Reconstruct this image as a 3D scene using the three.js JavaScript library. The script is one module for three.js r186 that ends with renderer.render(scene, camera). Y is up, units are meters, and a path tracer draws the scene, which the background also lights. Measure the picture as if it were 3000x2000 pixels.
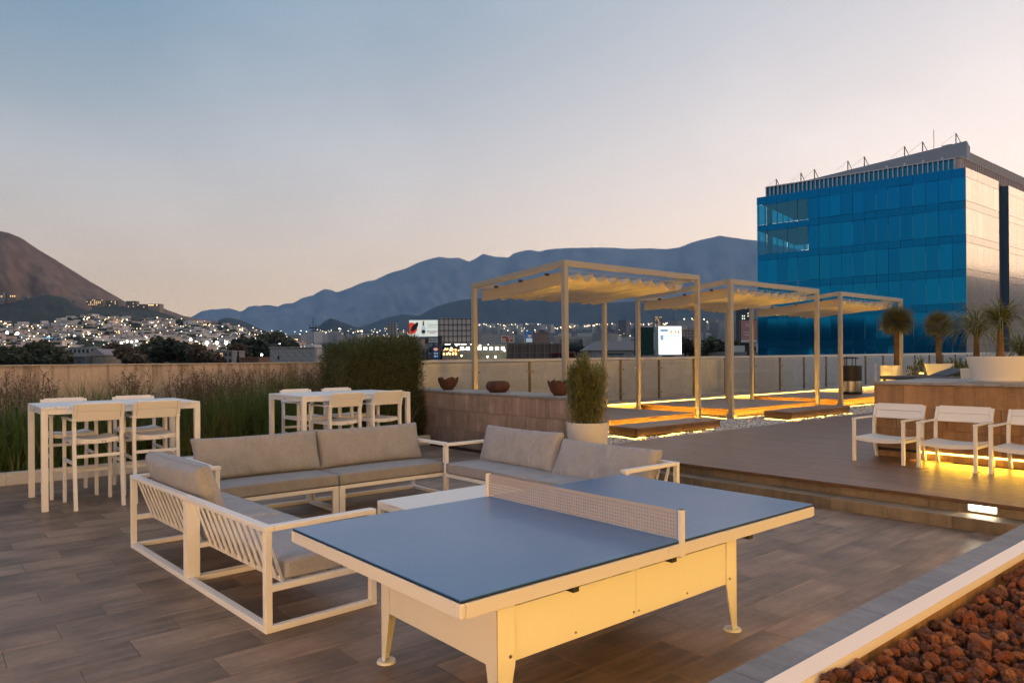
import * as THREE from 'three';
import { RoundedBoxGeometry } from 'three/addons/geometries/RoundedBoxGeometry.js';
import { mergeGeometries, mergeVertices, toCreasedNormals } from 'three/addons/utils/BufferGeometryUtils.js';
import { RectAreaLightUniformsLib } from 'three/addons/lights/RectAreaLightUniformsLib.js';
RectAreaLightUniformsLib.init();

/* ---------- camera, sky, sun, exposure ---------- */
const scene = new THREE.Scene();
const EYE = 1.678;
const camera = new THREE.PerspectiveCamera(2 * Math.atan(1000 / 2104) * 180 / Math.PI, 1.5, 0.1, 60000);
camera.position.set(0, EYE, 0);
camera.rotation.set(0, 0, -0.0075);
camera.setViewOffset(3000, 2000, 0, -50, 3000, 2000);
const renderer = new THREE.WebGLRenderer({ antialias: true });
renderer.toneMapping = THREE.LinearToneMapping;
renderer.toneMappingExposure = 1.0;
renderer.shadowMap.enabled = true;

function rng(seed) { let a = seed >>> 0; return () => { a = (a + 0x6D2B79F5) >>> 0; let t = a; t = Math.imul(t ^ (t >>> 15), t | 1); t ^= t + Math.imul(t ^ (t >>> 7), t | 61); return ((t ^ (t >>> 14)) >>> 0) / 4294967296; }; }
const hash2 = (x, y, s) => { let h = Math.imul(x | 0, 374761393) + Math.imul(y | 0, 668265263) + Math.imul(s | 0, 974634777); h = Math.imul(h ^ (h >>> 13), 1274126177); return ((h ^ (h >>> 16)) >>> 0) / 4294967296; };
const sm = t => t * t * (3 - 2 * t);
function vnoise(x, y, s = 0, px = 0, py = 0) {
  const xi = Math.floor(x), yi = Math.floor(y), fx = sm(x - xi), fy = sm(y - yi);
  const w = (a, p) => p ? ((a % p) + p) % p : a;
  const a = hash2(w(xi, px), w(yi, py), s), b = hash2(w(xi + 1, px), w(yi, py), s), c = hash2(w(xi, px), w(yi + 1, py), s), d = hash2(w(xi + 1, px), w(yi + 1, py), s);
  return a + (b - a) * fx + (c - a) * fy + (a - b - c + d) * fx * fy;
}
function fbm(x, y, s = 0, o = 4, px = 0, py = 0) { let r = 0, a = .5, f = 1, n = 0; for (let i = 0; i < o; i++) { r += a * vnoise(x * f, y * f, s + i * 17, px * f, py * f); n += a; a *= .5; f *= 2; } return r / n; }
const lerp = (a, b, t) => a + (b - a) * t, clamp = (x, a = 0, b = 1) => Math.min(b, Math.max(a, x));
const R2D = 180 / Math.PI;

const HAZE = .00005, HAZE_C = [.27, .53, .95];
const SUN_AZ = 64 / R2D;                       // to the right of the view, just under the ridge line
{
  const w = 1024, h = 512, d = new Float32Array(w * h * 4);
  for (let j = 0; j < h; j++) {
    const e = ((j + .5) / h - .5) * 180;       // row 0 is straight down
    for (let i = 0; i < w; i++) {
      // three: u = atan2(z, x) / 2pi + .5
      const th = ((i + .5) / w - .5) * 2 * Math.PI, x = Math.cos(th), z = Math.sin(th);
      const az = Math.atan2(x, -z);            // 0 = straight ahead, + = right
      let dl = Math.abs(az - SUN_AZ); if (dl > Math.PI) dl = 2 * Math.PI - dl;
      const ce = Math.cos(e / R2D), ang = Math.acos(clamp(ce * Math.cos(dl), -1, 1)) * R2D;
      const ee = Math.max(e, 0), t = 1 - Math.exp(-Math.pow(ee / 20, 1.6));
      const hor = [.58, .48, .41], mid = [.03, .25, .455], zen = [.40, .49, .64], t2 = sm(clamp((ee - 24) / 40));
      const G = Math.exp(-Math.pow(ang / 65, 2.5)), gl = [.715, .507, .38];
      const c = [0, 1, 2].map(k => lerp(lerp(hor[k], mid[k], t), zen[k], t2) + gl[k] * G + [.045, .062, .08][k] * Math.exp(-Math.pow((ee - 14) / 8, 2)));
      // faint high cirrus, a little brighter and pinker than the air round it
      const n = fbm(az * 3.2 + 4, ee * .11 + az * .8, 5, 5), cl = clamp((n - .5) * 3.2) * clamp(ee / 6) * clamp((55 - ee) / 25) * .055;
      for (let k = 0; k < 3; k++) c[k] += cl * [1, .86, .8][k];
      // the sky behind the haze box: what the haze takes away on the way here is still there above it
      { const dy = Math.max(Math.sin(ee / R2D), 1e-3), dx = x * ce, dz = z * ce, path = Math.min(2330 / dy, 15500 / Math.max(Math.abs(dx), 1e-4), (dz < 0 ? 16600 : 4000) / Math.max(Math.abs(dz), 1e-4)), T = Math.exp(-HAZE * path); for (let k = 0; k < 3; k++) c[k] = Math.max(.02, (c[k] - HAZE_C[k] * .40 * (1 - T)) / T); }
      if (e < 0) { const q = clamp(-e / 4); for (let k = 0; k < 3; k++) c[k] = lerp(c[k], [.10, .09, .085][k], q); }
      const o = (j * w + i) * 4; d[o] = c[0]; d[o + 1] = c[1]; d[o + 2] = c[2]; d[o + 3] = 1;
    }
  }
  const sky = new THREE.DataTexture(d, w, h, THREE.RGBAFormat, THREE.FloatType);
  sky.mapping = THREE.EquirectangularReflectionMapping; sky.minFilter = sky.magFilter = THREE.LinearFilter; sky.needsUpdate = true;
  scene.background = sky; scene.environment = sky;
}
const sun = new THREE.DirectionalLight(0xffcfa8, 0.3);
sun.position.set(Math.sin(SUN_AZ) * 60, 60 * Math.tan(8 / R2D), -Math.cos(SUN_AZ) * 60);
sun.castShadow = true; sun.shadow.radius = 95; sun.shadow.mapSize.set(2048, 2048);
Object.assign(sun.shadow.camera, { left: -40, right: 40, top: 30, bottom: -30, near: 1, far: 160 });
scene.add(sun); scene.add(sun.target);
scene.fog = new THREE.FogExp2(new THREE.Color().setRGB(...HAZE_C), HAZE);

/* ---------- frames and helpers ---------- */
// terrace axes: U runs to the right and away, V to the left and away; both in metres from the point under the camera
const TH = 40.01 / R2D, UX = Math.cos(TH), UZ = Math.sin(TH);
const W = (u, v, h = 0) => new THREE.Vector3(u * UX - v * UZ, h, -(u * UZ + v * UX));
const used = new Map();
function numbered(n) { const k = used.get(n) || 0; used.set(n, k + 1); return k ? `${n}_${String(k).padStart(3, '0')}` : n; }
function shade(o) { o.traverse(m => { if (m.isMesh) { m.castShadow = true; m.receiveShadow = true; } }); return o; }
function tag(o, label, category, group, kind) { o.userData = { label, category }; if (group) o.userData.group = group; if (kind) o.userData.kind = kind; return o; }
function thing(name, label, category, pos, turn = TH, group) { const o = new THREE.Group(); o.name = numbered(name); o.position.copy(pos); o.rotation.y = turn; tag(o, label, category, group); scene.add(o); return o; }
function struct(name, label, category, pos = W(0, 0), turn = TH) { const o = thing(name, label, category, pos, turn); o.userData.kind = 'structure'; return o; }
function part(name, geo, mat, parent) { const m = new THREE.Mesh(Array.isArray(geo) ? merge(geo) : geo, mat); m.name = name; parent.add(m); return m; }
function copyOf(o, label, group) { const c = o.clone(); c.name = numbered(o.name.replace(/_\d{3}$/, '')); c.userData = { ...o.userData }; if (label) c.userData.label = label; if (group) c.userData.group = group; scene.add(c); return c; }
function plain(g) { g = g.index ? g.toNonIndexed() : g; for (const k of Object.keys(g.attributes)) if (!['position', 'normal', 'uv', 'color'].includes(k)) g.deleteAttribute(k); return g; }
function merge(list) { list = list.map(plain); const hasC = list.some(g => g.attributes.color); if (hasC) list.forEach(g => { if (!g.attributes.color) g.setAttribute('color', new THREE.BufferAttribute(new Float32Array(g.attributes.position.count * 3).fill(1), 3)); }); list.forEach(g => { if (!g.attributes.uv) uvBox(g); }); return list.length === 1 ? list[0] : mergeGeometries(list); }
function uvBox(g, s = 1, ox = 0, oy = 0) {          // uv in metres from the dominant axis
  if (!g.attributes.normal) g.computeVertexNormals();
  const p = g.attributes.position, n = g.attributes.normal, uv = new Float32Array(p.count * 2);
  for (let i = 0; i < p.count; i++) {
    const ax = Math.abs(n.getX(i)), ay = Math.abs(n.getY(i)), az = Math.abs(n.getZ(i));
    let a, b; if (ay >= ax && ay >= az) { a = p.getX(i); b = p.getZ(i); } else if (ax >= az) { a = p.getZ(i); b = p.getY(i); } else { a = p.getX(i); b = p.getY(i); }
    uv[i * 2] = a * s + ox; uv[i * 2 + 1] = b * s + oy;
  }
  g.setAttribute('uv', new THREE.BufferAttribute(uv, 2)); return g;
}
function paint(g, r, gg, b) { const n = g.attributes.position.count, a = new Float32Array(n * 3); for (let i = 0; i < n; i++) { a[i * 3] = r; a[i * 3 + 1] = gg; a[i * 3 + 2] = b; } g.setAttribute('color', new THREE.BufferAttribute(a, 3)); return g; }
// box given by its low corner and size
function bx(x0, x1, y0, y1, z0, z1) { const g = new THREE.BoxGeometry(x1 - x0, y1 - y0, z1 - z0).toNonIndexed(); g.translate((x0 + x1) / 2, (y0 + y1) / 2, (z0 + z1) / 2); return uvBox(g); }
// box with all edges chamfered: 44 triangles
function cb(x0, x1, y0, y1, z0, z1, c = .004) {
  const hx = (x1 - x0) / 2, hy = (y1 - y0) / 2, hz = (z1 - z0) / 2; c = Math.min(c, hx * .49, hy * .49, hz * .49);
  const P = [], V3 = (a, b, d) => [a, b, d];
  const tri = (a, b, d) => { // orient outward
    const ux = b[0] - a[0], uy = b[1] - a[1], uz = b[2] - a[2], vx = d[0] - a[0], vy = d[1] - a[1], vz = d[2] - a[2];
    const nx = uy * vz - uz * vy, ny = uz * vx - ux * vz, nz = ux * vy - uy * vx;
    const k = nx * (a[0] + b[0] + d[0]) + ny * (a[1] + b[1] + d[1]) + nz * (a[2] + b[2] + d[2]);
    P.push(...a, ...(k >= 0 ? b : d), ...(k >= 0 ? d : b));
  };
  const quad = (a, b, d, e) => { tri(a, b, d); tri(a, d, e); };
  const X = [hx, hx - c], Y = [hy, hy - c], Z = [hz, hz - c], S = [-1, 1];
  for (const s of S) {
    quad(V3(s * X[0], -Y[1], -Z[1]), V3(s * X[0], Y[1], -Z[1]), V3(s * X[0], Y[1], Z[1]), V3(s * X[0], -Y[1], Z[1]));
    quad(V3(-X[1], s * Y[0], -Z[1]), V3(X[1], s * Y[0], -Z[1]), V3(X[1], s * Y[0], Z[1]), V3(-X[1], s * Y[0], Z[1]));
    quad(V3(-X[1], -Y[1], s * Z[0]), V3(X[1], -Y[1], s * Z[0]), V3(X[1], Y[1], s * Z[0]), V3(-X[1], Y[1], s * Z[0]));
    for (const t of S) {
      quad(V3(s * X[0], t * Y[1], -Z[1]), V3(s * X[0], t * Y[1], Z[1]), V3(s * X[1], t * Y[0], Z[1]), V3(s * X[1], t * Y[0], -Z[1]));
      quad(V3(s * X[0], -Y[1], t * Z[1]), V3(s * X[0], Y[1], t * Z[1]), V3(s * X[1], Y[1], t * Z[0]), V3(s * X[1], -Y[1], t * Z[0]));
      quad(V3(-X[1], s * Y[0], t * Z[1]), V3(X[1], s * Y[0], t * Z[1]), V3(X[1], s * Y[1], t * Z[0]), V3(-X[1], s * Y[1], t * Z[0]));
      for (const r of S) tri(V3(s * X[0], t * Y[1], r * Z[1]), V3(s * X[1], t * Y[0], r * Z[1]), V3(s * X[1], t * Y[1], r * Z[0]));
    }
  }
  const g = new THREE.BufferGeometry(); g.setAttribute('position', new THREE.BufferAttribute(new Float32Array(P), 3)); g.computeVertexNormals();
  g.translate((x0 + x1) / 2, (y0 + y1) / 2, (z0 + z1) / 2); return uvBox(g);
}
// bar between two points, chamfered; w across, h in the up direction
function bar(a, b, w, h, c = .003, up = [0, 1, 0]) {
  const A = new THREE.Vector3(...a), B = new THREE.Vector3(...b), d = B.clone().sub(A), L = d.length(); d.normalize();
  const s = new THREE.Vector3().crossVectors(new THREE.Vector3(...up), d); if (s.lengthSq() < 1e-6) s.set(1, 0, 0); s.normalize();
  const n = new THREE.Vector3().crossVectors(d, s);
  const g = cb(-w / 2, w / 2, -h / 2, h / 2, 0, L, c); g.applyMatrix4(new THREE.Matrix4().makeBasis(s, n, d).setPosition(A)); return g;
}
function tube(pts, r, seg = 24, rad = 8, closed = false) { return new THREE.TubeGeometry(new THREE.CatmullRomCurve3(pts.map(p => new THREE.Vector3(...p)), closed), seg, r, rad, closed); }
function cyl(x, y0, y1, z, r0, r1 = r0, n = 20) { const g = new THREE.CylinderGeometry(r1, r0, y1 - y0, n); g.translate(x, (y0 + y1) / 2, z); return g; }
function lathe(pts, n = 48) { return new THREE.LatheGeometry(pts.map(p => new THREE.Vector2(p[0], p[1])), n); }

/* ---------- textures and materials ---------- */
function tex(w, h, fn, srgb = true, rx = 1, ry = 1) {
  const d = new Uint8Array(w * h * 4);
  for (let j = 0; j < h; j++) for (let i = 0; i < w; i++) { const c = fn(i / w, j / h), o = (j * w + i) * 4; d[o] = clamp(c[0]) * 255; d[o + 1] = clamp(c[1]) * 255; d[o + 2] = clamp(c[2]) * 255; d[o + 3] = 255; }
  const t = new THREE.DataTexture(d, w, h); t.wrapS = t.wrapT = THREE.RepeatWrapping; t.magFilter = THREE.LinearFilter; t.minFilter = THREE.LinearMipmapLinearFilter; t.generateMipmaps = true;
  if (srgb) t.colorSpace = THREE.SRGBColorSpace; t.repeat.set(rx, ry); t.needsUpdate = true; return t;
}
const g3 = (v, r = 1, g = 1, b = 1) => [v * r, v * g, v * b];
const mat = o => new THREE.MeshStandardMaterial(o);
const pmat = o => new THREE.MeshPhysicalMaterial(o);
const lin = (r, g, b) => new THREE.Color().setRGB(r, g, b);
// maps cover 2 m x 2 m unless said otherwise
const tGrain = tex(512, 512, (u, v) => { const n = fbm(u * 6, v * 48, 3, 4, 6, 48), m = fbm(u * 4, v * 4, 8, 4, 4, 4), k = fbm(u * 64, v * 64, 12, 2, 64, 64); const x = .82 + .15 * (n - .5) * 2 + .20 * (m - .5) * 2 + .10 * (k - .5); return g3(x, 1, .985, .965); }, true, .5, .5);
const tGrainB = tex(512, 512, (u, v) => { const n = fbm(u * 8, v * 60, 31, 4, 8, 60), k = fbm(u * 90, v * 90, 12, 2, 90, 90); return g3(.5 + .5 * (n - .5) + .2 * (k - .5)); }, false, .5, .5);
const tStone = tex(512, 512, (u, v) => { const m = fbm(u * 7, v * 7, 41, 5, 7, 7), s = fbm(u * 40, v * 3, 44, 3, 40, 3), k = fbm(u * 120, v * 120, 47, 2, 120, 120); return g3(.78 + .22 * (m - .5) + .2 * (s - .5) + .1 * (k - .5), 1, .99, .975); }, true, .6, .6);
const tFine = tex(256, 256, (u, v) => g3(.5 + .5 * (fbm(u * 90, v * 90, 61, 3, 90, 90) - .5)), false, 1, 1);
const tWeave = tex(256, 256, (u, v) => { const a = Math.sin(u * Math.PI * 2 * 64), b = Math.sin(v * Math.PI * 2 * 64); return g3(.5 + .22 * a * b + .25 * (fbm(u * 40, v * 40, 71, 2, 40, 40) - .5)); }, false, 4, 4);
const tCloth = tex(256, 256, (u, v) => { const n = fbm(u * 5, v * 5, 75, 4, 5, 5), f = fbm(u * 120, v * 120, 77, 2, 120, 120); return g3(.86 + .10 * (n - .5) + .14 * (f - .5), 1, .995, .985); }, true, 1.5, 1.5);
const tDeck = tex(512, 512, (u, v) => { const n = fbm(u * 64, v * 5, 81, 4, 64, 5), m = fbm(u * 5, v * 5, 83, 4, 5, 5); const gr = Math.abs(Math.sin(u * Math.PI * 2 * 70)); return g3(.74 + .26 * (n - .5) + .2 * (m - .5) - .05 * (1 - gr), 1, .96, .93); }, true, .5, .5);
const tDeckB = tex(512, 64, (u, v) => g3(.35 + .65 * Math.pow(Math.abs(Math.sin(u * Math.PI * 70)), .5)), false, .5, .5);
// plaster with rain stains running down from the coping (map is 4 m wide, 1.7 m high)
const tPlaster = tex(1024, 512, (u, v) => {
  const m = fbm(u * 9, v * 5, 91, 5, 9, 5), f = fbm(u * 140, v * 70, 93, 2, 140, 70);
  const col = fbm(u * 46, .5, 95, 4, 46, 0), len = .12 + .75 * Math.pow(clamp(fbm(u * 17, 3.3, 97, 3, 17, 0) * 1.5 - .35), 2);
  const up = 1 - v, st = clamp((col - .52) * 5) * clamp((len - up) / len * 1.4) * (.6 + .4 * fbm(u * 60, v * 8, 99, 3, 60, 8));
  const band = clamp((.022 + .02 * fbm(u * 30, 1, 101, 3, 30, 0) - up) * 60);
  let x = .84 + .13 * (m - .5) + .06 * (f - .5) - .22 * st - .12 * band; return g3(x, 1, .985 - .03 * st, .96 - .06 * st);
});
const M = {};
M.white = mat({ color: lin(.80, .785, .775), roughness: .48, bumpMap: tFine, bumpScale: .00015 });
M.whiteTable = mat({ color: lin(.70, .68, .66), roughness: .42, bumpMap: tFine, bumpScale: .0002 });
M.cush = mat({ color: lin(.42, .415, .435), roughness: .95, map: tCloth, bumpMap: tWeave, bumpScale: .0006 });
M.cush2 = mat({ color: lin(.50, .49, .52), roughness: .95, map: tCloth, bumpMap: tWeave, bumpScale: .0006 });
M.tiles = [[.33, .228, .168], [.345, .24, .176], [.315, .217, .162], [.338, .233, .172]].map(c => mat({ color: lin(...c), roughness: .46, map: tGrain, bumpMap: tGrainB, bumpScale: .0009 }));
M.grout = mat({ color: lin(.09, .075, .065), roughness: .9 });
M.decks = [[.40, .255, .19], [.43, .27, .20], [.37, .235, .175]].map(c => mat({ color: lin(...c), roughness: .40, map: tDeck, bumpMap: tDeckB, bumpScale: .0015 }));
M.deckDark = mat({ color: lin(.15, .07, .035), roughness: .55, map: tDeck });
M.gap = mat({ color: lin(.16, .15, .14), roughness: .95, map: tStone });
M.brown = [[.62, .44, .355], [.65, .46, .37], [.59, .42, .34], [.63, .45, .365]].map(c => mat({ color: lin(...c), roughness: .75, map: tStone, bumpMap: tStone, bumpScale: .002 }));
M.tan = [[.54, .31, .15], [.57, .325, .16], [.52, .30, .145], [.55, .315, .16]].map(c => mat({ color: lin(...c), roughness: .7, map: tStone, bumpMap: tStone, bumpScale: .002 }));
M.coping = mat({ color: lin(.50, .47, .46), roughness: .55, map: tStone });
M.copingGrey = mat({ color: lin(.29, .31, .38), roughness: .42, map: tStone, bumpMap: tFine, bumpScale: .0003 });
M.trim = mat({ color: lin(.80, .74, .73), roughness: .35 });
M.stepStone = [[.38, .29, .20], [.41, .31, .215], [.36, .27, .185]].map(c => mat({ color: lin(...c), roughness: .6, map: tStone, bumpMap: tStone, bumpScale: .001 }));
M.plaster = mat({ color: lin(.80, .65, .56), roughness: .9, map: tPlaster, bumpMap: tFine, bumpScale: .001 });
M.cream = mat({ color: lin(.80, .76, .71), roughness: .8, map: tCloth });
M.bronze = mat({ color: lin(.26, .20, .13), roughness: .34, metalness: 1 });
M.steel = mat({ color: lin(.50, .45, .38), roughness: .28, metalness: 1 });
M.darkMetal = mat({ color: lin(.035, .033, .032), roughness: .45, metalness: .3 });
M.pergola = mat({ color: lin(.40, .355, .29), roughness: .5, metalness: .15 });
M.canvas = pmat({ color: lin(.78, .66, .50), roughness: .95, map: tCloth, bumpMap: tWeave, bumpScale: .0006, transmission: .22, thickness: 0, side: THREE.DoubleSide });
M.potWhite = mat({ color: lin(.74, .70, .66), roughness: .38 });
M.clay = mat({ color: lin(.17, .065, .035), roughness: .85, map: tStone, bumpMap: tStone, bumpScale: .006 });
M.soil = mat({ color: lin(.035, .025, .018), roughness: 1 });
M.wood = mat({ color: lin(.26, .135, .06), roughness: .55, map: tDeck });
M.glass = pmat({ color: lin(.95, .97, .985), roughness: .03, transmission: 1, thickness: 0, ior: 1.5 });
const WARM = 5.0;
const LED = lin(1, .52, .035);
M.led = mat({ color: lin(.9, .8, .5), emissive: lin(1, .66, .15), emissiveIntensity: 5.5, roughness: .4 });
M.ledSoft = mat({ color: lin(.9, .8, .5), emissive: lin(1, .62, .13), emissiveIntensity: 3.2, roughness: .4 });
M.ledWhite = mat({ color: lin(.9, .9, .8), emissive: lin(1, .9, .68), emissiveIntensity: 5, roughness: .4 });
function areaLight(color, power, w, h, pos, look, parent = scene) { const l = new THREE.RectAreaLight(color, power, w, h); l.position.copy(pos); l.lookAt(look); l.castShadow = true; parent.add(l); return l; }
const leafMat = (r, g, b, t = .35) => pmat({ color: lin(r, g, b), roughness: .8, transmission: t, thickness: 0, side: THREE.DoubleSide });
M.leafDark = leafMat(.055, .075, .018); M.leafMid = leafMat(.085, .105, .028); M.leafOlive = leafMat(.13, .125, .035); M.leafDry = leafMat(.17, .115, .045);

// curved blade: base at origin, grows up +y and bends to +x
function blade(len, wid, bend, seg = 4) {
  const p = [], idx = [], nrm = [];
  for (let i = 0; i <= seg; i++) { const t = i / seg, a = bend * t, r = len / Math.max(bend, 1e-3); const x = bend > 1e-3 ? r * (1 - Math.cos(a)) : 0, y = bend > 1e-3 ? r * Math.sin(a) : len * t; const w = wid * (t < .2 ? .6 + 2 * t : 1 - (t - .2) / .8) * .5 + wid * .02; p.push(x, y, -w, x, y, w); nrm.push(-Math.cos(a), Math.sin(a), 0, -Math.cos(a), Math.sin(a), 0); }
  for (let i = 0; i < seg; i++) { const k = i * 2; idx.push(k, k + 1, k + 2, k + 1, k + 3, k + 2); }
  const g = new THREE.BufferGeometry(); g.setAttribute('position', new THREE.BufferAttribute(new Float32Array(p), 3)); g.setAttribute('normal', new THREE.BufferAttribute(new Float32Array(nrm), 3)); g.setAttribute('uv', new THREE.BufferAttribute(new Float32Array(p.length / 3 * 2), 2)); g.setIndex(idx); return g;
}
function inst(name, geo, material, mats, cols, parent) { const m = new THREE.InstancedMesh(geo, material, mats.length); mats.forEach((x, i) => { m.setMatrixAt(i, x); if (cols) m.setColorAt(i, cols[i]); }); m.name = name; if (parent) { parent.add(m); m.userData.kind = 'stuff'; } return m; }
const mtx = (x, y, z, ry = 0, rz = 0, s = 1, rx = 0) => new THREE.Matrix4().compose(new THREE.Vector3(x, y, z), new THREE.Quaternion().setFromEuler(new THREE.Euler(rx, ry, rz, 'YXZ')), typeof s === 'number' ? new THREE.Vector3(s, s, s) : new THREE.Vector3(...s));

/* ---------- terrace floor, steps, deck ---------- */
{
  const r = rng(11), fl = struct('floor', 'grey brown wood grain tile paving of the lower terrace', 'floor');
  part('mortar_bed', bx(-6, 7.76, -.3, -.005, -12.1, 4), M.grout, fl);
  const L = .9, D = .3, gp = .0025, list = [];
  const geos = []; for (let k = 0; k < 8; k++) { const g = cb(gp / 2, L - gp / 2, -.03, 0, -D + gp / 2, -gp / 2, .0016); uvBox(g, 1, r() * 3, r() * 3); geos.push(g); }
  for (let j = -1; j < 41; j++) { const off = (j % 3) * .3 - 6.2; for (let i = 0; i < 16; i++) { const u = off + i * L, v = j * D; if (u + L > 7.75) { continue; } const c = W(u + L / 2, v + D / 2), z = -c.z; if (z < 1.6 || Math.abs(c.x / z) > .86 || v < 1.4 || v > 11.75) continue; list.push([u, v, z]); } }
  list.sort((a, b) => a[2] - b[2]);
  const rest = [];
  list.forEach(([u, v], k) => {
    const g = geos[(r() * 8) | 0], mi = (r() * 4) | 0, dy = (r() - .5) * .0012;
    if (k < 298) { const m = part('floor_tile', g, M.tiles[mi], fl); m.position.set(u, dy, -v); }
    else { const c = g.clone(); c.translate(u, dy, -v); rest.push(c); }
  });
  // cut tiles along the steps and outside the picture
  for (let j = -1; j < 40; j++) { const off = (j % 3) * .3 - 6.2, n = Math.floor((7.75 - off) / L), u = off + n * L; if (7.747 - u > .03 && j * D > 1.4) { const g = cb(u + gp / 2, 7.747, -.03, 0, -(j + 1) * D + gp / 2, -j * D - gp / 2, .0016); uvBox(g, 1, r(), r()); rest.push(g); } }
  const m = part('floor_tile', rest, M.tiles[1], fl); m.userData.kind = 'stuff';
  part('outer_paving', [bx(-6, 7.745, -.03, -.001, -1.19, 4)], M.tiles[0], fl);
  shade(fl);
}
{
  const r = rng(12), st = struct('steps', 'two low tan stone steps up to the wooden deck', 'steps');
  const block = (u0, u1, y1, j) => { let v = -1.6 + j * .3; while (v < 8.2) { const w = .6, m = part('step_stone', cb(u0, u1, y1 - .13, y1, -(v + w) + .0015, -v - .0015, .004), M.stepStone[(r() * 3) | 0], st); v += w; } };
  block(7.75, 8.06, .12, 0); block(8.02, 8.3, .246, 1);
  part('step_core', bx(7.77, 8.3, -.2, .1, -8.2, 1.6), M.stepStone[0], st); shade(st);
}
{
  const r = rng(13), dk = struct('deck', 'brown grooved composite deck boards laid lengthwise', 'deck');
  part('joist_bed', bx(8.03, 21, .1, .205, -8.06, 2), M.wood, dk);
  const w = .142, geos = [];
  for (let k = 0; k < 6; k++) for (const len of [1.8, 2.4, 1.1]) { const g = cb(.0025, w - .0025, -.024, 0, -len + .0015, -.0015, .003); uvBox(g, 1, r() * 2, r() * 2); geos.push([len, g]); }
  let col = 0;
  for (let u = 7.985; u < 20.6; u += w, col++) {
    const v1 = 8.05; let v = u < 10.5 ? -.8 - r() * 1.2 : 4.3 - r() * 1.2;
    while (v < v1 - .05) {
      let [len, g] = geos[(r() * geos.length) | 0]; if (v + len > v1) { const g2 = cb(.0025, w - .0025, -.024, 0, -(v1 - v), -.0015, .003); uvBox(g2, 1, r() * 2, r()); g = g2; len = 99; }
      const m = part('deck_board', g, M.decks[(r() * 3) | 0], dk); m.position.set(u, .25 + (r() - .5) * .001, -v); v += len;
    }
  }
  part('edge_trim', cb(7.968, 7.983, .215, .25, -8.05, 1.6, .003), M.wood, dk);
  shade(dk);
}
// ground under the pebbles, behind the planters and out to the parapet
{ const g = struct('roof_slab', 'dark waterproofed roof slab under the pebble strip', 'slab'); part('slab', bx(8.6, 60, -.4, .165, -13.6, -8.06), M.gap, g); part('slab', bx(10.9, 60, -.4, .2, -8.05, 6), M.gap, g); part('slab', bx(-8, 8.59, -.9, -.301, -14, 4), M.gap, g); shade(g); }

/* ---------- planter walls ---------- */
function clad(parent, mats, along, a0, a1, rows, at, seed, w0 = .45, w1 = .62, depth = .03) {   // running bond of blocks on a face
  const r = rng(seed);
  rows.forEach(([y0, y1], k) => { let a = a0 - (k % 2 ? .28 : 0) - r() * .1; while (a < a1) { const w = lerp(w0, w1, r()), b = Math.max(a, a0), e = Math.min(a + w, a1); if (e - b > .04) { const o = (r() - .5) * .003; const g = along === 'v' ? cb(at - depth + o, at + .012, y0 + .002, y1 - .002, -e + .002, -b - .002, .003) : cb(b + .002, e - .002, y0 + .002, y1 - .002, at - .012, at + depth + o, .003); uvBox(g, 1, r() * 2, r() * 2); part('stone_block', g, mats[(r() * mats.length) | 0], parent); } a += w; } });
}
{
  const p = thing('planter_wall', 'brown stone block planter wall with rough clay bowls standing on it', 'planter', W(0, 0));
  part('core', bx(8.035, 8.74, -.1, 1.0, -12.95, -8.1), M.grout, p);
  clad(p, M.brown, 'v', 8.07, 12.98, [[0, .335], [.335, .69], [.69, 1.012]], 8.03, 21);
  clad(p, M.brown, 'u', 8.0, 8.76, [[.0, .335], [.335, .69], [.69, 1.012]], -8.09, 22);
  for (let k = 0; k < 6; k++) part('coping_slab', cb(7.985, 8.79, 1.015, 1.055, -(8.05 + (k + 1) * .82) + .0015, -(8.05 + k * .82) - .0015, .005), M.coping, p);
  shade(p);
}
{
  const p = thing('planter_wall', 'orange tan stone planter wall behind the row of white deck chairs', 'planter', W(0, 0));
  part('core', bx(10.66, 12.6, .1, 1.24, -4.52, 3), M.grout, p);
  clad(p, M.tan, 'v', -1.6, 4.56, [[.375, .665], [.665, .965], [.965, 1.268]], 10.65, 23, .5, .68);
  clad(p, M.tan, 'v', -1.6, 4.56, [[.25, .335]], 10.68, 24, .5, .68);
  clad(p, M.tan, 'u', 10.64, 12.6, [[.25, .54], [.54, .83], [.83, 1.268]].map(q => q), -4.53, 25, .5, .68, -.03);
  for (let k = 0; k < 8; k++) part('coping_slab', cb(10.585, 12.62, 1.271, 1.31, -(4.58 - k * .8) + .0015, -(4.58 - (k + 1) * .8) - .0015, .005), M.coping, p);
  shade(p);
  const l = thing('led_strip', 'glowing yellow light strip in the slot along the tan planter foot', 'light strip', W(0, 0));
  part('profile', bx(10.64, 10.668, .34, .373, -4.5, 1.6), M.darkMetal, l);
  part('light_tube', bx(10.618, 10.639, .343, .368, -3.95, 1.6), M.led, l); shade(l);
  areaLight(LED, 95, 5.5, .03, W(10.6, 1.2, .338), W(10.42, 1.2, .2));
}
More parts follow.
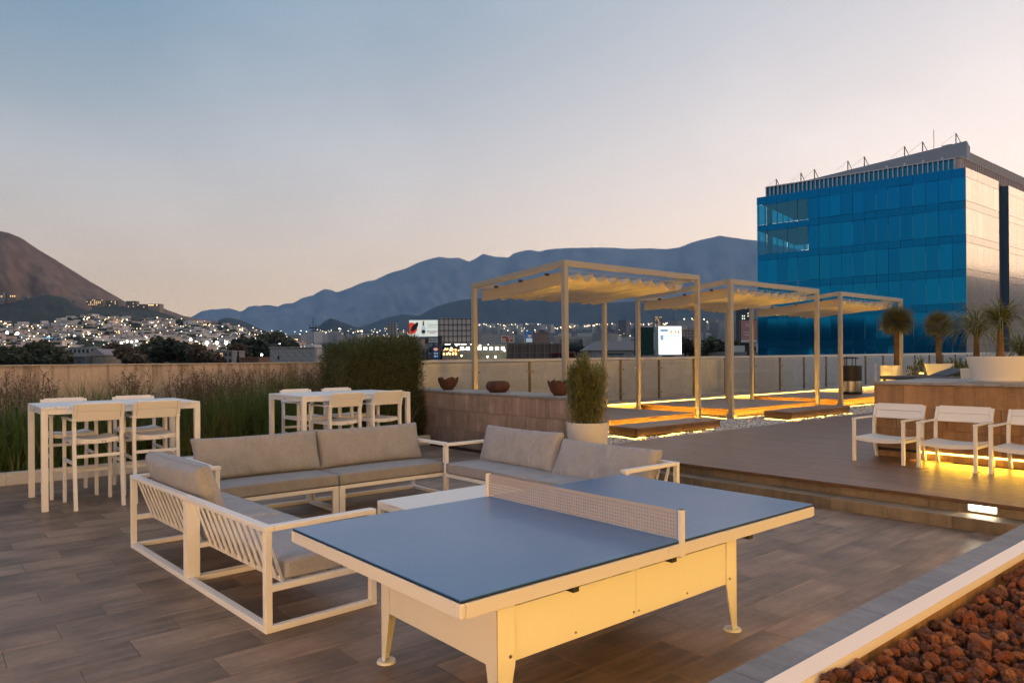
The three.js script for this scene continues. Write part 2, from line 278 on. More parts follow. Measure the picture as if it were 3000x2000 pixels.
/* near planter of red lava rock */
const NP_H = .44;
{
  const r = rng(31), p = thing('rock_planter', 'low planter with grey coping and white metal edging full of lava rock', 'planter', W(0, 0));
  const v1 = 1.625, v0 = 1.475;                                    // grey coping from v1 down to v0, white edging inside it
  part('wall', bx(-4, 7.9, -.1, NP_H - .06, -1.52, -1.42), M.tan[1], p);
  let u = -4; const w = 1.08; let k = 0;
  while (u < 7.9) { const e = Math.min(u + w, 7.9); part('coping_tile', cb(u + .0015, e - .0015, NP_H - .045, NP_H, -v1, -v0, .003), M.copingGrey, p); u += w; k++; }
  const tr = bx(-4, 7.9, -.004, .004, 0, .075); tr.rotateX(.2); tr.translate(0, NP_H + .004, -v0 + .003); uvBox(tr); part('metal_edging', tr, M.trim, p);
  part('metal_edging', bx(-4, 7.9, NP_H - .05, NP_H - .014, -v0 + .074, -v0 + .077), M.trim, p);
  let b = -4; while (b < 7.9) { part('inner_panel', cb(b + .001, Math.min(b + .6, 7.9) - .001, -.05, NP_H - .055, -1.418, -1.405, .002), M.tan[(r() * 4) | 0], p); b += .6; }
  part('rock_bed', bx(-4, 7.9, -.05, .30, -1.40, 3), M.soil, p);
  shade(p);
  const l = thing('led_strip', 'yellow light strip hidden under the coping of the lava rock planter', 'light strip', W(0, 0));
  part('light_tube', bx(-1.2, 7.7, NP_H - .075, NP_H - .052, -1.56, -1.535), M.led, l); shade(l);
  areaLight(LED, 28, 8.7, .03, W(3.25, 1.575, NP_H - .066), W(3.25, 2.0, NP_H - .50));
  // lava rocks: nearest as single things, the rest as one mass
  const geos = [];
  for (let q = 0; q < 7; q++) { let g = new THREE.IcosahedronGeometry(1, 2); g = mergeVertices((g.deleteAttribute('normal'), g.deleteAttribute('uv'), g)); const P = g.attributes.position, col = new Float32Array(P.count * 3); for (let i = 0; i < P.count; i++) { const x = P.getX(i), y = P.getY(i), z = P.getZ(i); const n = fbm(x * 1.6 + 9 * q, y * 1.6 + z * 1.3 + 5, q, 3), n2 = fbm(x * 6.5 + 3, z * 6.5 + y * 5 + q, 7 + q, 2); const s = .50 + .85 * n + .62 * (n2 - .5); P.setXYZ(i, x * s * 1.15, y * s * .85, z * s); const c = .7 + .6 * n2; col[i * 3] = c; col[i * 3 + 1] = c * (.85 + .3 * n); col[i * 3 + 2] = c * (.8 + .3 * n); } g.setAttribute('color', new THREE.BufferAttribute(col, 3)); g = plain(g); g.computeVertexNormals(); uvBox(g); geos.push(g); }
  const rm = [[.17, .05, .022], [.21, .068, .03], [.13, .042, .022], [.24, .095, .045], [.10, .04, .028]].map(c => mat({ color: lin(...c), roughness: .95, vertexColors: true, bumpMap: tStone, bumpScale: .004 }));
  const spots = []; const put = (uu, vv, y, s) => spots.push([uu, vv, y, s, -W(uu, vv).z]);
  for (let uu = 1.2; uu < 7.9; uu += .058) for (let vv = 1.345; vv > -2.6; vv -= .058) { const c = W(uu, vv), z = -c.z; if (z < .9 || Math.abs(c.x / z) > .8) continue; const up = clamp((1.38 - vv) * 1.2); const hill = .31 + .05 * up + .09 * fbm(uu * 1.1, vv * 1.1, 5, 2); const y = hill + (r() - .5) * .05; const py = (EYE - y) / z; if (py > .50 || c.x / z < .1) continue; put(uu + (r() - .5) * .05, vv + (r() - .5) * .05, y, .016 + .036 * r() * r() * r() + .010 * r()); }
  spots.sort((a, b) => a[4] - b[4]);
  const mats = geos.map(() => []), colr = geos.map(() => []);
  spots.forEach(([uu, vv, y, s], i) => {
    const gi = (r() * 7) | 0, mi = (r() * 5) | 0, c = W(uu, vv, y);
    if (i < 296) { const m = new THREE.Mesh(geos[gi], rm[mi]); m.name = numbered('lava_rock'); m.position.copy(c); m.rotation.set(r() * 6, r() * 6, r() * 6); m.scale.setScalar(s); m.castShadow = m.receiveShadow = true; tag(m, 'rough red brown lava rock lying in the low grey coped planter', 'rock', 'lava rocks in the planter'); scene.add(m); }
    else { mats[gi].push(mtx(c.x, c.y, c.z, r() * 6, r() * 6, s, r() * 6)); const k = rm[mi].color; colr[gi].push(new THREE.Color(k.r, k.g, k.b)); }
  });
  const far = new THREE.Group(); far.name = 'lava_rocks'; tag(far, 'mass of small red lava rocks filling the rest of the planter', 'rocks', null, 'stuff'); const base = mat({ color: 0xffffff, roughness: .95, vertexColors: true });
  geos.forEach((g, q) => mats[q].length && inst('rock_mass', g, base, mats[q], colr[q], far)); scene.add(shade(far));
}

/* ---------- table tennis table ---------- */
{
  const u0 = 1.60, u1 = 4.30, v0 = 2.22, v1 = 3.785, H = .76, cx = (u0 + u1) / 2, cv = (v0 + v1) / 2, hx = (u1 - u0) / 2, hz = (v1 - v0) / 2;
  const t = thing('table_tennis_table', 'outdoor table tennis table with blue top and perforated metal net', 'table', W(cx, cv));
  const tSmudge = tex(512, 512, (u, v) => g3(.62 + .16 * fbm(u * 5, v * 5, 205, 5, 5, 5) + .06 * (fbm(u * 60, v * 60, 207, 2, 60, 60) - .5)), false, .6, .6);
  const blue = pmat({ color: lin(.035, .15, .37), roughness: .46, roughnessMap: tSmudge, ior: 1.5, clearcoat: .5, clearcoatRoughness: .24 });
  const navy = mat({ color: lin(.012, .022, .06), roughness: .5 });
  for (const s of [-1, 1]) { const x0 = s < 0 ? -hx : .004, x1 = s < 0 ? -.004 : hx; part('playing_surface', cb(x0, x1, H - .006, H, -hz, hz, .0015), blue, t); part('surface_edge', cb(x0, x1, H - .014, H - .0065, -hz + .001, hz - .001, .001), navy, t); }
  const apron = M.whiteTable;
  for (const s of [-1, 1]) { part('long_rail', cb(-hx + .022, hx - .022, H - .075, H - .015, s * hz - .012, s * hz + .012 - .004, .002), apron, t); part('end_rail', cb(s * (hx - .008) - .012, s * (hx - .008) + .008, H - .075, H - .015, -hz + .022, hz - .022, .002), apron, t);
    for (const q of [-1, 1]) { const g = new RoundedBoxGeometry(.03, .06, .03, 2, .009); g.translate(s * (hx - .008), H - .045, q * (hz - .008)); part('corner_cap', g, apron, t); } }
  // under frame: tapered folded legs, side and end panels
  const lu = [2.0 - cx, 3.89 - cx], lv = [2.5 - cv, 3.53 - cv], top = H - .076;
  const legShape = (w0, w1, kink) => { const s = new THREE.Shape(); s.moveTo(0, top); s.lineTo(w0, top); s.lineTo(w0, kink); s.lineTo(w1, .012); s.lineTo(.0, .012); s.closePath(); const g = new THREE.ExtrudeGeometry(s, { depth: .004, bevelEnabled: false }); return g; };
  for (const i of [0, 1]) for (const j of [0, 1]) {
    const sx = i ? -1 : 1, sz = j ? -1 : 1; // plates fold inward
    const a = legShape(.105, .045, .29); a.scale(sx, 1, 1); a.translate(lu[i], 0, j ? -lv[1] : -lv[0] - .004);
    const b = legShape(.085, .035, .29); b.rotateY(Math.PI / 2); /* now runs along -z */ if (j) b.scale(1, 1, -1); b.translate(lu[i] - (i ? .004 : 0), 0, j ? -lv[1] : -lv[0]);
    const leg = part('leg', [a, b].map(g => { g = plain(g); g.computeVertexNormals(); return uvBox(g); }), apron, t);
    const foot = cyl(lu[i] + sx * .02, .0, .012, -lv[j] + (j ? .02 : -.02), .055, .05, 28); part('foot_disc', foot, apron, leg);
    for (const y of [.33, .58]) part('bolt', (() => { const g = new THREE.CylinderGeometry(.008, .009, .005, 10); g.rotateX(Math.PI / 2); g.translate(lu[i] + sx * .075, y, -lv[j] + (j ? -.006 : .002)); return g; })(), M.steel, leg);
  }
  const mid = 2.954 - cx;
  for (const j of [0, 1]) {
    const z = -lv[j] + (j ? .006 : -.008);
    part('side_panel', cb(lu[0] + .07, mid - .001, .30, .55, z - .0015, z + .0015, .001), apron, t);
    part('side_panel', cb(mid + .001, lu[1] - .07, .30, .55, z - .0015, z + .0015, .001), apron, t);
    part('hanger', cb(mid - .035, mid + .035, .50, top, z - .0045, z - .0018, .0008), apron, t);
    for (const x of [-.45, .45, mid - .02, mid + .02]) part('bolt', (() => { const g = new THREE.CylinderGeometry(.006, .007, .004, 10); g.rotateX(Math.PI / 2); g.translate(x, .33, z + (j ? -.003 : .003)); return g; })(), M.steel, t);
  }
  for (const i of [0, 1]) { const x = lu[i] + (i ? -.008 : .008); part('end_panel', cb(x - .0015, x + .0015, .285, .56, -lv[1] + .07, -lv[0] - .05, .001), apron, t); }
  part('cross_beam', cb(lu[0], lu[1], top - .05, top - .01, -.03, .03, .003), M.darkMetal, t);
  for (const x of [-.7, 0, .7]) part('cross_beam', cb(x - .02, x + .02, top - .04, top - .001, -hz + .03, hz - .03, .003), M.darkMetal, t);
  // net: sheet with real holes
  const nx = 2.952 - cx, nz = hz - .02, h0 = H + .006, h1 = H + .15, sh = new THREE.Shape(); sh.moveTo(-nz, h0); sh.lineTo(nz, h0); sh.lineTo(nz, h1); sh.lineTo(-nz, h1); sh.closePath();
  const step = .0187; for (let a = -nz + .016; a < nz - .012; a += step) for (let y = h0 + .009; y < h1 - .006; y += step) { const q = new THREE.Path(); for (let k = 0; k < 6; k++) { const an = k / 6 * Math.PI * 2; k ? q.lineTo(a + Math.cos(an) * .0052, y + Math.sin(an) * .0052) : q.moveTo(a + .0052, y); } q.closePath(); sh.holes.push(q); }
  let ng = new THREE.ExtrudeGeometry(sh, { depth: .002, bevelEnabled: false }); ng.rotateY(Math.PI / 2); ng.translate(nx, 0, 0); const netM = mat({ color: lin(.52, .47, .445), roughness: .45, metalness: .35 });
  const net = part('net', ng, netM, t);
  for (const s of [-1, 1]) { part('net_post', cb(nx - .004, nx + .026, H - .085, h1 + .004, s * (hz + .004) - .012, s * (hz + .004) + .012, .003), M.whiteTable, net); part('post_cap', bx(nx - .003, nx + .025, h1 + .004, h1 + .006, s * (hz + .004) - .011, s * (hz + .004) + .011), M.darkMetal, net); part('clamp_plate', cb(nx - .10, nx + .10, H - .072, H - .02, s * (hz + .0105) - .0015, s * (hz + .0105) + .0015, .001), M.whiteTable, net); }
  shade(t);
}

/* ---------- lounge sofas ---------- */
const SH = .655;
function sofaModule(L, D, arm, name, label, pos, turn) {
  const t = thing(name, label, 'sofa', pos, turn, 'modules of the white lounge sofa'), f = .045;
  const X = arm < 0 ? x => x : x => L - x; // build with arm at x = 0 and mirror
  const B = (x0, x1, y0, y1, z0, z1, c) => { const a = X(x0), b = X(x1); return cb(Math.min(a, b), Math.max(a, b), y0, y1, z0, z1, c); };
  const P = (n, ...a) => part(n, B(...a), M.white, t);
  // arm loop
  P('leg', 0, f, 0, SH - .034, 0, f, .003); P('leg', 0, f, 0, SH - .034, D - f, D, .003);
  P('arm_rail', 0, .07, SH - .033, SH, .06, D, .003); P('floor_rail', 0, f, 0, .04, f, D - f, .003); P('seat_rail', 0, f, .25, .29, f, D - f, .003);
  // back rails
  P('back_rail', 0, L, SH - .033, SH, -.003, .058, .003); P('floor_rail', f, L - .03, 0, .04, .001, .058, .003);
  // inner end: broad flat post at the back, broad leg in front, floor rail
  P('leg', L - .032, L - .002, .0, SH - .034, 0, .10, .003); P('leg', L - .07, L - .002, 0, .25, D - .04, D - .002, .003); P('floor_rail', L - .034, L - .003, 0, .04, .101, D - .041, .003);
  P('seat_rail', f, L - .003, .251, .292, D - .038, D - .003, .003); P('seat_rail', f, L - .033, .252, .288, .17, .205, .003); P('seat_rail', L - .033, L - .003, .252, .289, .101, D - .039, .003);
  for (let k = 0; k < 3; k++) P('seat_slat', f, L - .034, .262, .284, .30 + k * .15, .34 + k * .15, .002);
  const n = 12; for (let k = 0; k < n; k++) { const x = .10 + k * (L - .20) / (n - 1); part('back_slat', bar([X(x), SH - .034, .035], [X(x), .262, .165], .03, .012, .002, [0, 0, 1]), M.white, t); }
  for (const x of [L * .55]) part('rail_stud', (() => { const g = new THREE.CylinderGeometry(.008, .008, .012, 10); g.translate(X(x), SH - .035, .012); return g; })(), M.darkMetal, t);
  return shade(t);
}
function puff(L, H, D, seed, o = {}) {   // stuffed cushion: x length, y thickness, z depth
  const { edge = .35, crown = .02, wr = .006, pinch = .02, nx = 56, nz = 28, k = 4 } = o;
  let g = new THREE.BoxGeometry(2, 2, 2, nx, 10, nz); g = mergeVertices((g.deleteAttribute('normal'), g.deleteAttribute('uv'), g)); const P = g.attributes.position;
  for (let i = 0; i < P.count; i++) {
    let x = P.getX(i), y = P.getY(i), z = P.getZ(i);
    const ex = Math.pow(Math.abs(x), k), ez = Math.pow(Math.abs(z), k), rim = Math.max(edge, Math.pow(clamp(1 - ex), .5) * Math.pow(clamp(1 - ez), .5));
    const yy = y * (edge + (1 - edge) * Math.pow(clamp((1 - Math.pow(Math.abs(x), k * 1.6)) * (1 - Math.pow(Math.abs(z), k * 1.6))), .42));
    const w = (fbm(x * L * 5 + seed, z * D * 3.1 + seed * 1.7, seed, 3) - .5) * wr + wr * .7 * Math.pow(clamp(Math.abs(z) * 1.1 - .1), 2) * (vnoise(x * L * 16, z * 1.5 + seed, seed + 3) - .5) * 2;
    const cr = o.crease ? o.crease.reduce((a, [c, k2, wd, dp]) => a + dp * Math.exp(-Math.pow((x * L / 2 - c - k2 * (1 + z) * .12) / wd, 2)) * Math.pow(clamp((-z + .55) / 1.5), 1.2), 0) : 0;
    const px = x * L / 2 - Math.sign(x) * pinch * Math.pow(1 - Math.abs(z), 0) * ex * (1 - z * z) * .9, pz = z * D / 2 - Math.sign(z) * pinch * ez * (1 - x * x) * .55;
    P.setXYZ(i, px, yy * H / 2 + Math.sign(y) * Math.abs(y) * (crown * (1 - x * x) * (1 - z * z) + w * (1 - ex) * (1 - ez * .6) - cr * (1 - ex)), pz);
  }
  g.computeVertexNormals(); return uvBox(plain(g));
}
function seatCushion(L, D, label, pos, turn, m, seed) {
  const t = thing('seat_cushion', label, 'cushion', pos, turn, 'sofa seat cushions'); const g = puff(L, .13, D, seed, { edge: .80, crown: .012, wr: .003, pinch: .004, k: 26, nx: 40, nz: 24 }); g.translate(0, .065, 0); part('cushion', g, m, t); part('piping', tube([[-L / 2 + .02, .118, D / 2 - .004], [-L / 4, .121, D / 2 - .003], [L / 4, .121, D / 2 - .003], [L / 2 - .02, .118, D / 2 - .004]], .0035, 30, 6), m, t); return shade(t);
}
function backPillow(L, label, pos, turn, m, seed, lean = .30, roll = 0) {
  const t = thing('back_pillow', label, 'cushion', pos, turn, 'sofa back pillows'); const g = puff(L, .19, .47, seed, { edge: .12, crown: .02, wr: .024, pinch: .025, k: 5, nx: 110, nz: 36, crease: [[-.12 + (seed % 5) * .05, 1.2, .011, .012], [-.02 + (seed % 3) * .05, .7, .009, .010], [.10 + (seed % 4) * .04, -1.0, .013, .011], [-.34, 1.6, .014, .007], [.42, -1.4, .014, .008]] }); const rim = []; for (let k = 0; k < 64; k++) { const q = k / 64 * 4, e = Math.floor(q), f = (q - e) * 2 - 1, x = [f, 1, -f, -1][e], z = [1, -f, -1, f][e], ex = Math.pow(Math.abs(x), 5), ez = Math.pow(Math.abs(z), 5); rim.push([x * L / 2 - Math.sign(x) * .025 * ex * (1 - z * z) * .9, 0, z * .235 - Math.sign(z) * .025 * ez * (1 - x * x) * .55]); } const pipe = tube(rim, .0045, 160, 5, true); pipe.rotateX(Math.PI / 2 - lean); pipe.rotateZ(roll); pipe.translate(0, .215, 0);
  g.rotateX(Math.PI / 2 - lean); g.rotateZ(roll); g.translate(0, .215, 0); const pl = part('pillow', g, m, t); part('piping', pipe, m, pl); return shade(t);
}
{
  const D = .79, q = TH;
  // back row, looking towards the table
  const bv = 8.06, b1 = 2.2, b2 = 3.61, b3 = 5.06;
  sofaModule(b2 - b1 - .004, D, -1, 'sofa_module', 'white slatted sofa module with arm, back row beside the corner of bar table', W(b1, bv), q);
  sofaModule(b3 - b2 - .004, D, 1, 'sofa_module', 'white sofa module with arm, back row next to the brown planter side', W(b2 + .004, bv), q);
  seatCushion(b2 - b1 - .06, .64, 'grey seat cushion on the back row, end nearer the long grass', W((b1 + b2) / 2 + .022, bv - .47, .293), q, M.cush, 301);
  seatCushion(b3 - b2 - .06, .64, 'grey seat cushion on the back row, end nearer the brown planter', W((b2 + b3) / 2 - .022, bv - .47, .293), q, M.cush, 302);
  backPillow(b2 - b1 - .02, 'taupe back pillow on the back row, end nearer the long grass', W((b1 + b2) / 2 + .03, bv - .22, .42), q, M.cush, 303);
  backPillow(b3 - b2 - .06, 'taupe back pillow on the back row, end nearer the brown planter', W((b2 + b3) / 2 - .03, bv - .22, .42), q, M.cush, 304);
  // left arm of the U, seen from behind; turned a little
  const lt = q + Math.PI / 2 + .05, lu = 1.66, lv = 4.34, dx = -.05; const P = (a, b, h = 0) => W(lu + dx * a + b, lv + a, h);
  sofaModule(1.42, D, -1, 'sofa_module', 'white sofa module with open side frame and no back pillow, beside the blue table', P(0, 0), lt);
  sofaModule(1.42, D, 1, 'sofa_module', 'white sofa module seen from its slatted back, carrying one leaning pillow', P(1.43, 0), lt);
  seatCushion(1.36, .64, 'pale grey seat cushion without pillow, next to the blue table', P(.735, .47, .293), lt, M.cush2, 305);
  seatCushion(1.36, .64, 'pale grey seat cushion in front of the single leaning pillow', P(2.125, .47, .293), lt, M.cush2, 306);
  backPillow(1.34, 'lone grey back pillow leaning on the slatted sofa back', P(2.12, .22, .42), lt, M.cush2, 307, .34);
  // right arm of the U
  const ru = 5.76, rv = 7.23, rt = q - Math.PI / 2;
  sofaModule(1.45, D, -1, 'sofa_module', 'white sofa module backing onto the steps, end nearer the potted bamboo', W(ru, rv), rt);
  sofaModule(1.45, D, 1, 'sofa_module', 'white sofa module backing onto the steps, slatted end behind the table net', W(ru, rv - 1.455), rt);
  seatCushion(1.39, .64, 'grey seat cushion backing onto the steps, nearer the potted bamboo', W(ru - .47, rv - .745, .293), rt, M.cush2, 308);
  seatCushion(1.39, .64, 'grey seat cushion backing onto the steps, nearer the table net', W(ru - .47, rv - 2.16, .293), rt, M.cush2, 309);
  backPillow(1.34, 'grey back pillow on the sofa backing onto the steps, nearer the potted bamboo', W(ru - .22, rv - .76, .40), rt, M.cush2, 310);
  backPillow(1.36, 'grey back pillow on the sofa backing onto the steps, nearer the table net', W(ru - .24, rv - 2.12, .345), rt, M.cush2, 311, .46);
}
{ // coffee table
  const t = thing('coffee_table', 'low white coffee table between the sofas and the blue table', 'table', W(3.9, 5.24)), a = .66, b = .54;
  part('tabletop', cb(-a, a, .375, .40, -b, b, .004), M.white, t);
  for (const s of [-1, 1]) { part('apron', cb(-a + .05, a - .05, .33, .374, s * (b - .022) - .02, s * (b - .022) + .02, .003), M.white, t); part('apron', cb(s * (a - .022) - .02, s * (a - .022) + .02, .33, .374, -b + .05, b - .05, .003), M.white, t); for (const k of [-1, 1]) { const l = part('leg', cb(s * (a - .027) - .025, s * (a - .027) + .025, 0, .374, k * (b - .027) - .025, k * (b - .027) + .025, .003), M.white, t); part('screw', (() => { const g = new THREE.CylinderGeometry(.006, .006, .004, 8); g.rotateX(Math.PI / 2); g.translate(s * (a - .027), .33, k * (b - .001)); return g; })(), M.darkMetal, l); } }
  shade(t);
}

/* ---------- bar tables, stools, deck chairs ---------- */
function barTable(u0, u1, v0, v1, H, label) {
  const t = thing('bar_table', label, 'table', W((u0 + u1) / 2, (v0 + v1) / 2), TH, 'white bar tables along the grass bed'), a = (u1 - u0) / 2, b = (v1 - v0) / 2;
  const n = 12, w = 2 * a / n; for (let k = 0; k < n; k++) part('top_slat', cb(-a + k * w + .0025, -a + (k + 1) * w - .0025, H - .026, H, -b, b, .003), M.white, t);
  for (const s of [-1, 1]) { part('apron', cb(-a + .066, a - .066, H - .085, H - .028, s * (b - .03) - .018, s * (b - .03) + .03, .003), M.white, t); part('apron', cb(s * (a - .03) - .02, s * (a - .03) + .03, H - .085, H - .028, -b + .066, b - .066, .003), M.white, t); for (const k of [-1, 1]) part('leg', cb(s * (a - .0325) - .0325, s * (a - .0325) + .0325, 0, H - .0275, k * (b - .0325) - .0325, k * (b - .0325) + .0325, .003), M.white, t); }
  part('stud', (() => { const g = new THREE.CylinderGeometry(.009, .009, .006, 10); g.rotateZ(Math.PI / 2); g.translate(-a - .001, H - .055, 0); return g; })(), M.darkMetal, t);
  return shade(t);
}
barTable(1.12, 2.82, 9.52, 10.72, 1.168, 'white slatted bar table with four stools by the tall grass, farther from the hedge');
barTable(4.24, 6.02, 9.66, 10.9, 1.168, 'white slatted bar table with four stools in front of the clipped hedge');
// chair: front is +z, back is -z
function makeChair(name, label, group, o) {
  const { w, d, seat, top, bot, armH, bar: rungs } = o; const t = thing(name, label, 'chair', W(0, 0), TH, group), hw = w / 2, f = .036;
  for (const s of [-1, 1]) {
    part('leg', cb(s * (hw - f / 2) - f / 2, s * (hw - f / 2) + f / 2, 0, armH - .012, d / 2 - .05, d / 2, .003), M.white, t);
    // swept rear leg rising into the back upright
    const ks = [[-d / 2 - .03, 0], [-d / 2 + .035, seat * .62], [-d / 2 + .05, seat + .03], [-d / 2 + .035, bot], [-d / 2 - .045, top - .012]], sh = new THREE.Shape(), cv = new THREE.SplineCurve(ks.map(p => new THREE.Vector2(...p))), pts = cv.getPoints(14);
    pts.forEach((p, i) => i ? sh.lineTo(p.x - .024, p.y) : sh.moveTo(p.x - .024, p.y)); pts.slice().reverse().forEach(p => sh.lineTo(p.x + .024, p.y)); sh.closePath();
    let g = new THREE.ExtrudeGeometry(sh, { depth: f, bevelEnabled: false }); g.rotateY(-Math.PI / 2); g.translate(s * (hw - f / 2) + f / 2, 0, 0); part('leg', g, M.white, t);
    part('armrest', cb(s * (hw - f / 2) - .022, s * (hw - f / 2) + .026, armH - .011, armH + .011, -d / 2 + .0, d / 2 + .004, .004), M.white, t);
    part('side_rail', cb(s * (hw - f / 2) - .014, s * (hw - f / 2) + .014, seat - .055, seat - .02, -d / 2 + .07, d / 2 - .052, .003), M.white, t);
    if (rungs) part('side_rail', cb(s * (hw - f / 2) - .014, s * (hw - f / 2) + .014, rungs[0] - .02, rungs[0] + .014, -d / 2 + .062, d / 2 - .052, .003), M.white, t);
  }
  // curved slatted seat, dished along x
  const iw = hw - f - .002, nS = 5; for (let k = 0; k < nS; k++) { const z0 = lerp(-d / 2 + .09, d / 2 - .025, k / nS) + .002, z1 = lerp(-d / 2 + .09, d / 2 - .025, (k + 1) / nS) - .002; const g0 = new THREE.BoxGeometry(iw * 2, .016, z1 - z0, 10, 1, 1), P = g0.attributes.position; for (let i = 0; i < P.count; i++) { const x = P.getX(i) / iw; P.setY(i, P.getY(i) + seat - .008 - .022 * (1 - x * x)); } g0.translate(0, 0, (z0 + z1) / 2); g0.computeVertexNormals(); part('seat_slat', uvBox(plain(g0)), M.white, t); }
  for (const z of [-d / 2 + .085, d / 2 - .035]) { const g0 = new THREE.BoxGeometry(iw * 2, .03, .016, 10, 1, 1), P = g0.attributes.position; for (let i = 0; i < P.count; i++) { const x = P.getX(i) / iw; P.setY(i, P.getY(i) + seat - .033 - .022 * (1 - x * x)); } g0.translate(0, 0, z); g0.computeVertexNormals(); part('seat_rail', uvBox(plain(g0)), M.white, t); }
  for (const x of [-.015, .015]) part('screw', (() => { const g = new THREE.CylinderGeometry(.006, .006, .004, 8); g.rotateX(Math.PI / 2); g.translate(x - hw * .25, seat - .052, -d / 2 + .0755); return g; })(), M.darkMetal, t);
  // back boards follow the lean of the uprights
  const zt = -d / 2 - .045, zb = -d / 2 + .035, mid = bot + (top - bot) * .52, zm = lerp(zb, zt, .5);
  part('back_board', bar([0, mid + .002, zm], [0, top, zt], iw * 2 + (o.cover ? 2 * f : 0), .026, .004, [0, 0, 1]), M.white, t); part('back_board', bar([0, bot, zb], [0, mid - .002, zm], iw * 2, .026, .004, [0, 0, 1]), M.white, t);
  part('badge', (() => { const g = new THREE.CylinderGeometry(.03, .03, .004, 16); g.scale(1, 1, .32); g.rotateX(-Math.PI / 2); g.translate(0, bot + .022, zb - .018); return g; })(), M.steel, t);
  if (rungs) { part('stretcher', cb(-iw, iw, rungs[1] - .018, rungs[1] + .018, -d / 2 + .0, -d / 2 + .03, .003), M.white, t); part('stretcher', cb(-iw, iw, rungs[2] - .018, rungs[2] + .018, d / 2 - .04, d / 2 - .012, .003), M.white, t); }
  return shade(t);
}
{
  const o = { w: .52, d: .66, seat: .80, top: 1.205, bot: 1.0, armH: 1.015, bar: [.52, .60, .36] };
  const s0 = makeChair('bar_stool', 'x', 'white bar stools', o);
  const T1 = 'table away from hedge', T2 = 'table by the hedge';
  const sp = [[1.66, 9.73, Math.PI + .02, `white bar stool backing onto the sofas, outer end of ${T1}`], [2.29, 9.73, Math.PI - .02, `white bar stool backing onto the sofas, sofa end of ${T1}`], [1.55, 10.62, .02, `white bar stool against the grass, outer end of ${T1}`], [2.36, 10.62, -.02, `white bar stool against the grass, sofa end of ${T1}`],
    [4.82, 9.82, Math.PI + .05, `white bar stool backing onto the sofas, grass end of ${T2}`], [5.52, 9.86, Math.PI + .08, `white bar stool backing onto the sofas, planter end of ${T2}`], [4.82, 10.88, .0, `white bar stool on the far side, grass end of ${T2}`], [5.52, 10.86, -.03, `white bar stool on the hedge side, planter end of ${T2}`]];
  sp.forEach(([u, v, a, l], i) => { const s = i ? copyOf(s0) : s0; s.position.copy(W(u, v)); s.rotation.set(0, TH + a, 0); s.userData.label = l; });
  const c = { w: .67, d: .70, seat: .335, top: .755, bot: .555, armH: .575, cover: 0 };
  const c0 = makeChair('deck_chair', 'x', 'white deck chairs in front of the tan planter', c);
  [[10.22, 4.20, 0, 'white aluminium deck chair at the corner of the tan planter'], [10.2, 3.38, .03, 'white aluminium deck chair, second from the tan planter corner'], [10.24, 2.58, -.02, 'white aluminium deck chair, third from the tan planter corner'], [10.22, 1.76, .02, 'white aluminium deck chair, fourth from the tan planter corner']].forEach(([u, v, a, l], i) => { const s = i ? copyOf(c0) : c0; s.position.copy(W(u, v, .25)); s.rotation.set(0, TH - Math.PI / 2 + a, 0); s.userData.label = l; });
}
{ // recessed step light
  const l = thing('step_light', 'lit rectangular lamp recessed in the upper step riser', 'step light', W(8.02, 2.42, .185));
  part('frame', [cb(-.012, .0, .036, .048, -.135, .135, .002), cb(-.012, .0, -.048, -.036, -.135, .135, .002), cb(-.012, .0, -.0355, .0355, .122, .135, .002), cb(-.012, .0, -.0355, .0355, -.135, -.122, .002)], M.steel, l);
  part('diffuser', bx(-.006, -.001, -.034, .034, -.121, .121), M.ledWhite, l); shade(l);
  areaLight(lin(1, .88, .62), 22, .22, .06, W(7.995, 2.42, .18), W(7.85, 2.42, .09));
}

/* ---------- garden wall, grass bed, hedge ---------- */
{
  const w = thing('garden_wall', 'rain stained pinkish plaster wall behind the tall grass', 'wall', W(0, 0));
  const v = 13.62, h = 1.622; for (const [a, b] of [[-4.6, -.6], [-.6, 3.4], [3.4, 8.3]]) { const g = bx(a + .002, b - .002, -.1, h, -v - .2, -v); const P = g.attributes.position, uv = g.attributes.uv; for (let i = 0; i < P.count; i++) uv.setXY(i, (P.getX(i) + 4.6) / 4.3, 1 - (h - P.getY(i)) / 1.75); part('wall_panel', g, M.plaster, w); }
  for (let k = 0; k < 11; k++) part('cap_stone', cb(-4.6 + k * 1.17, -4.603 + (k + 1) * 1.17, h + .001, h + .014, -v - .215, -v + .015, .004), M.cream, w); shade(w);
  const b = thing('grass_bed', 'low plastered kerb of the long grass bed', 'planter', W(0, 0));
  for (let k = 0; k < 10; k++) part('kerb_stone', cb(-3.6 + k * 1.15, -3.603 + (k + 1) * 1.15, -.02, .17, -12.06, -11.93, .006), M.cream, b); part('soil', bx(-4.5, 7.9, -.05, .11, -13.61, -12.05), M.soil, b); shade(b);
}
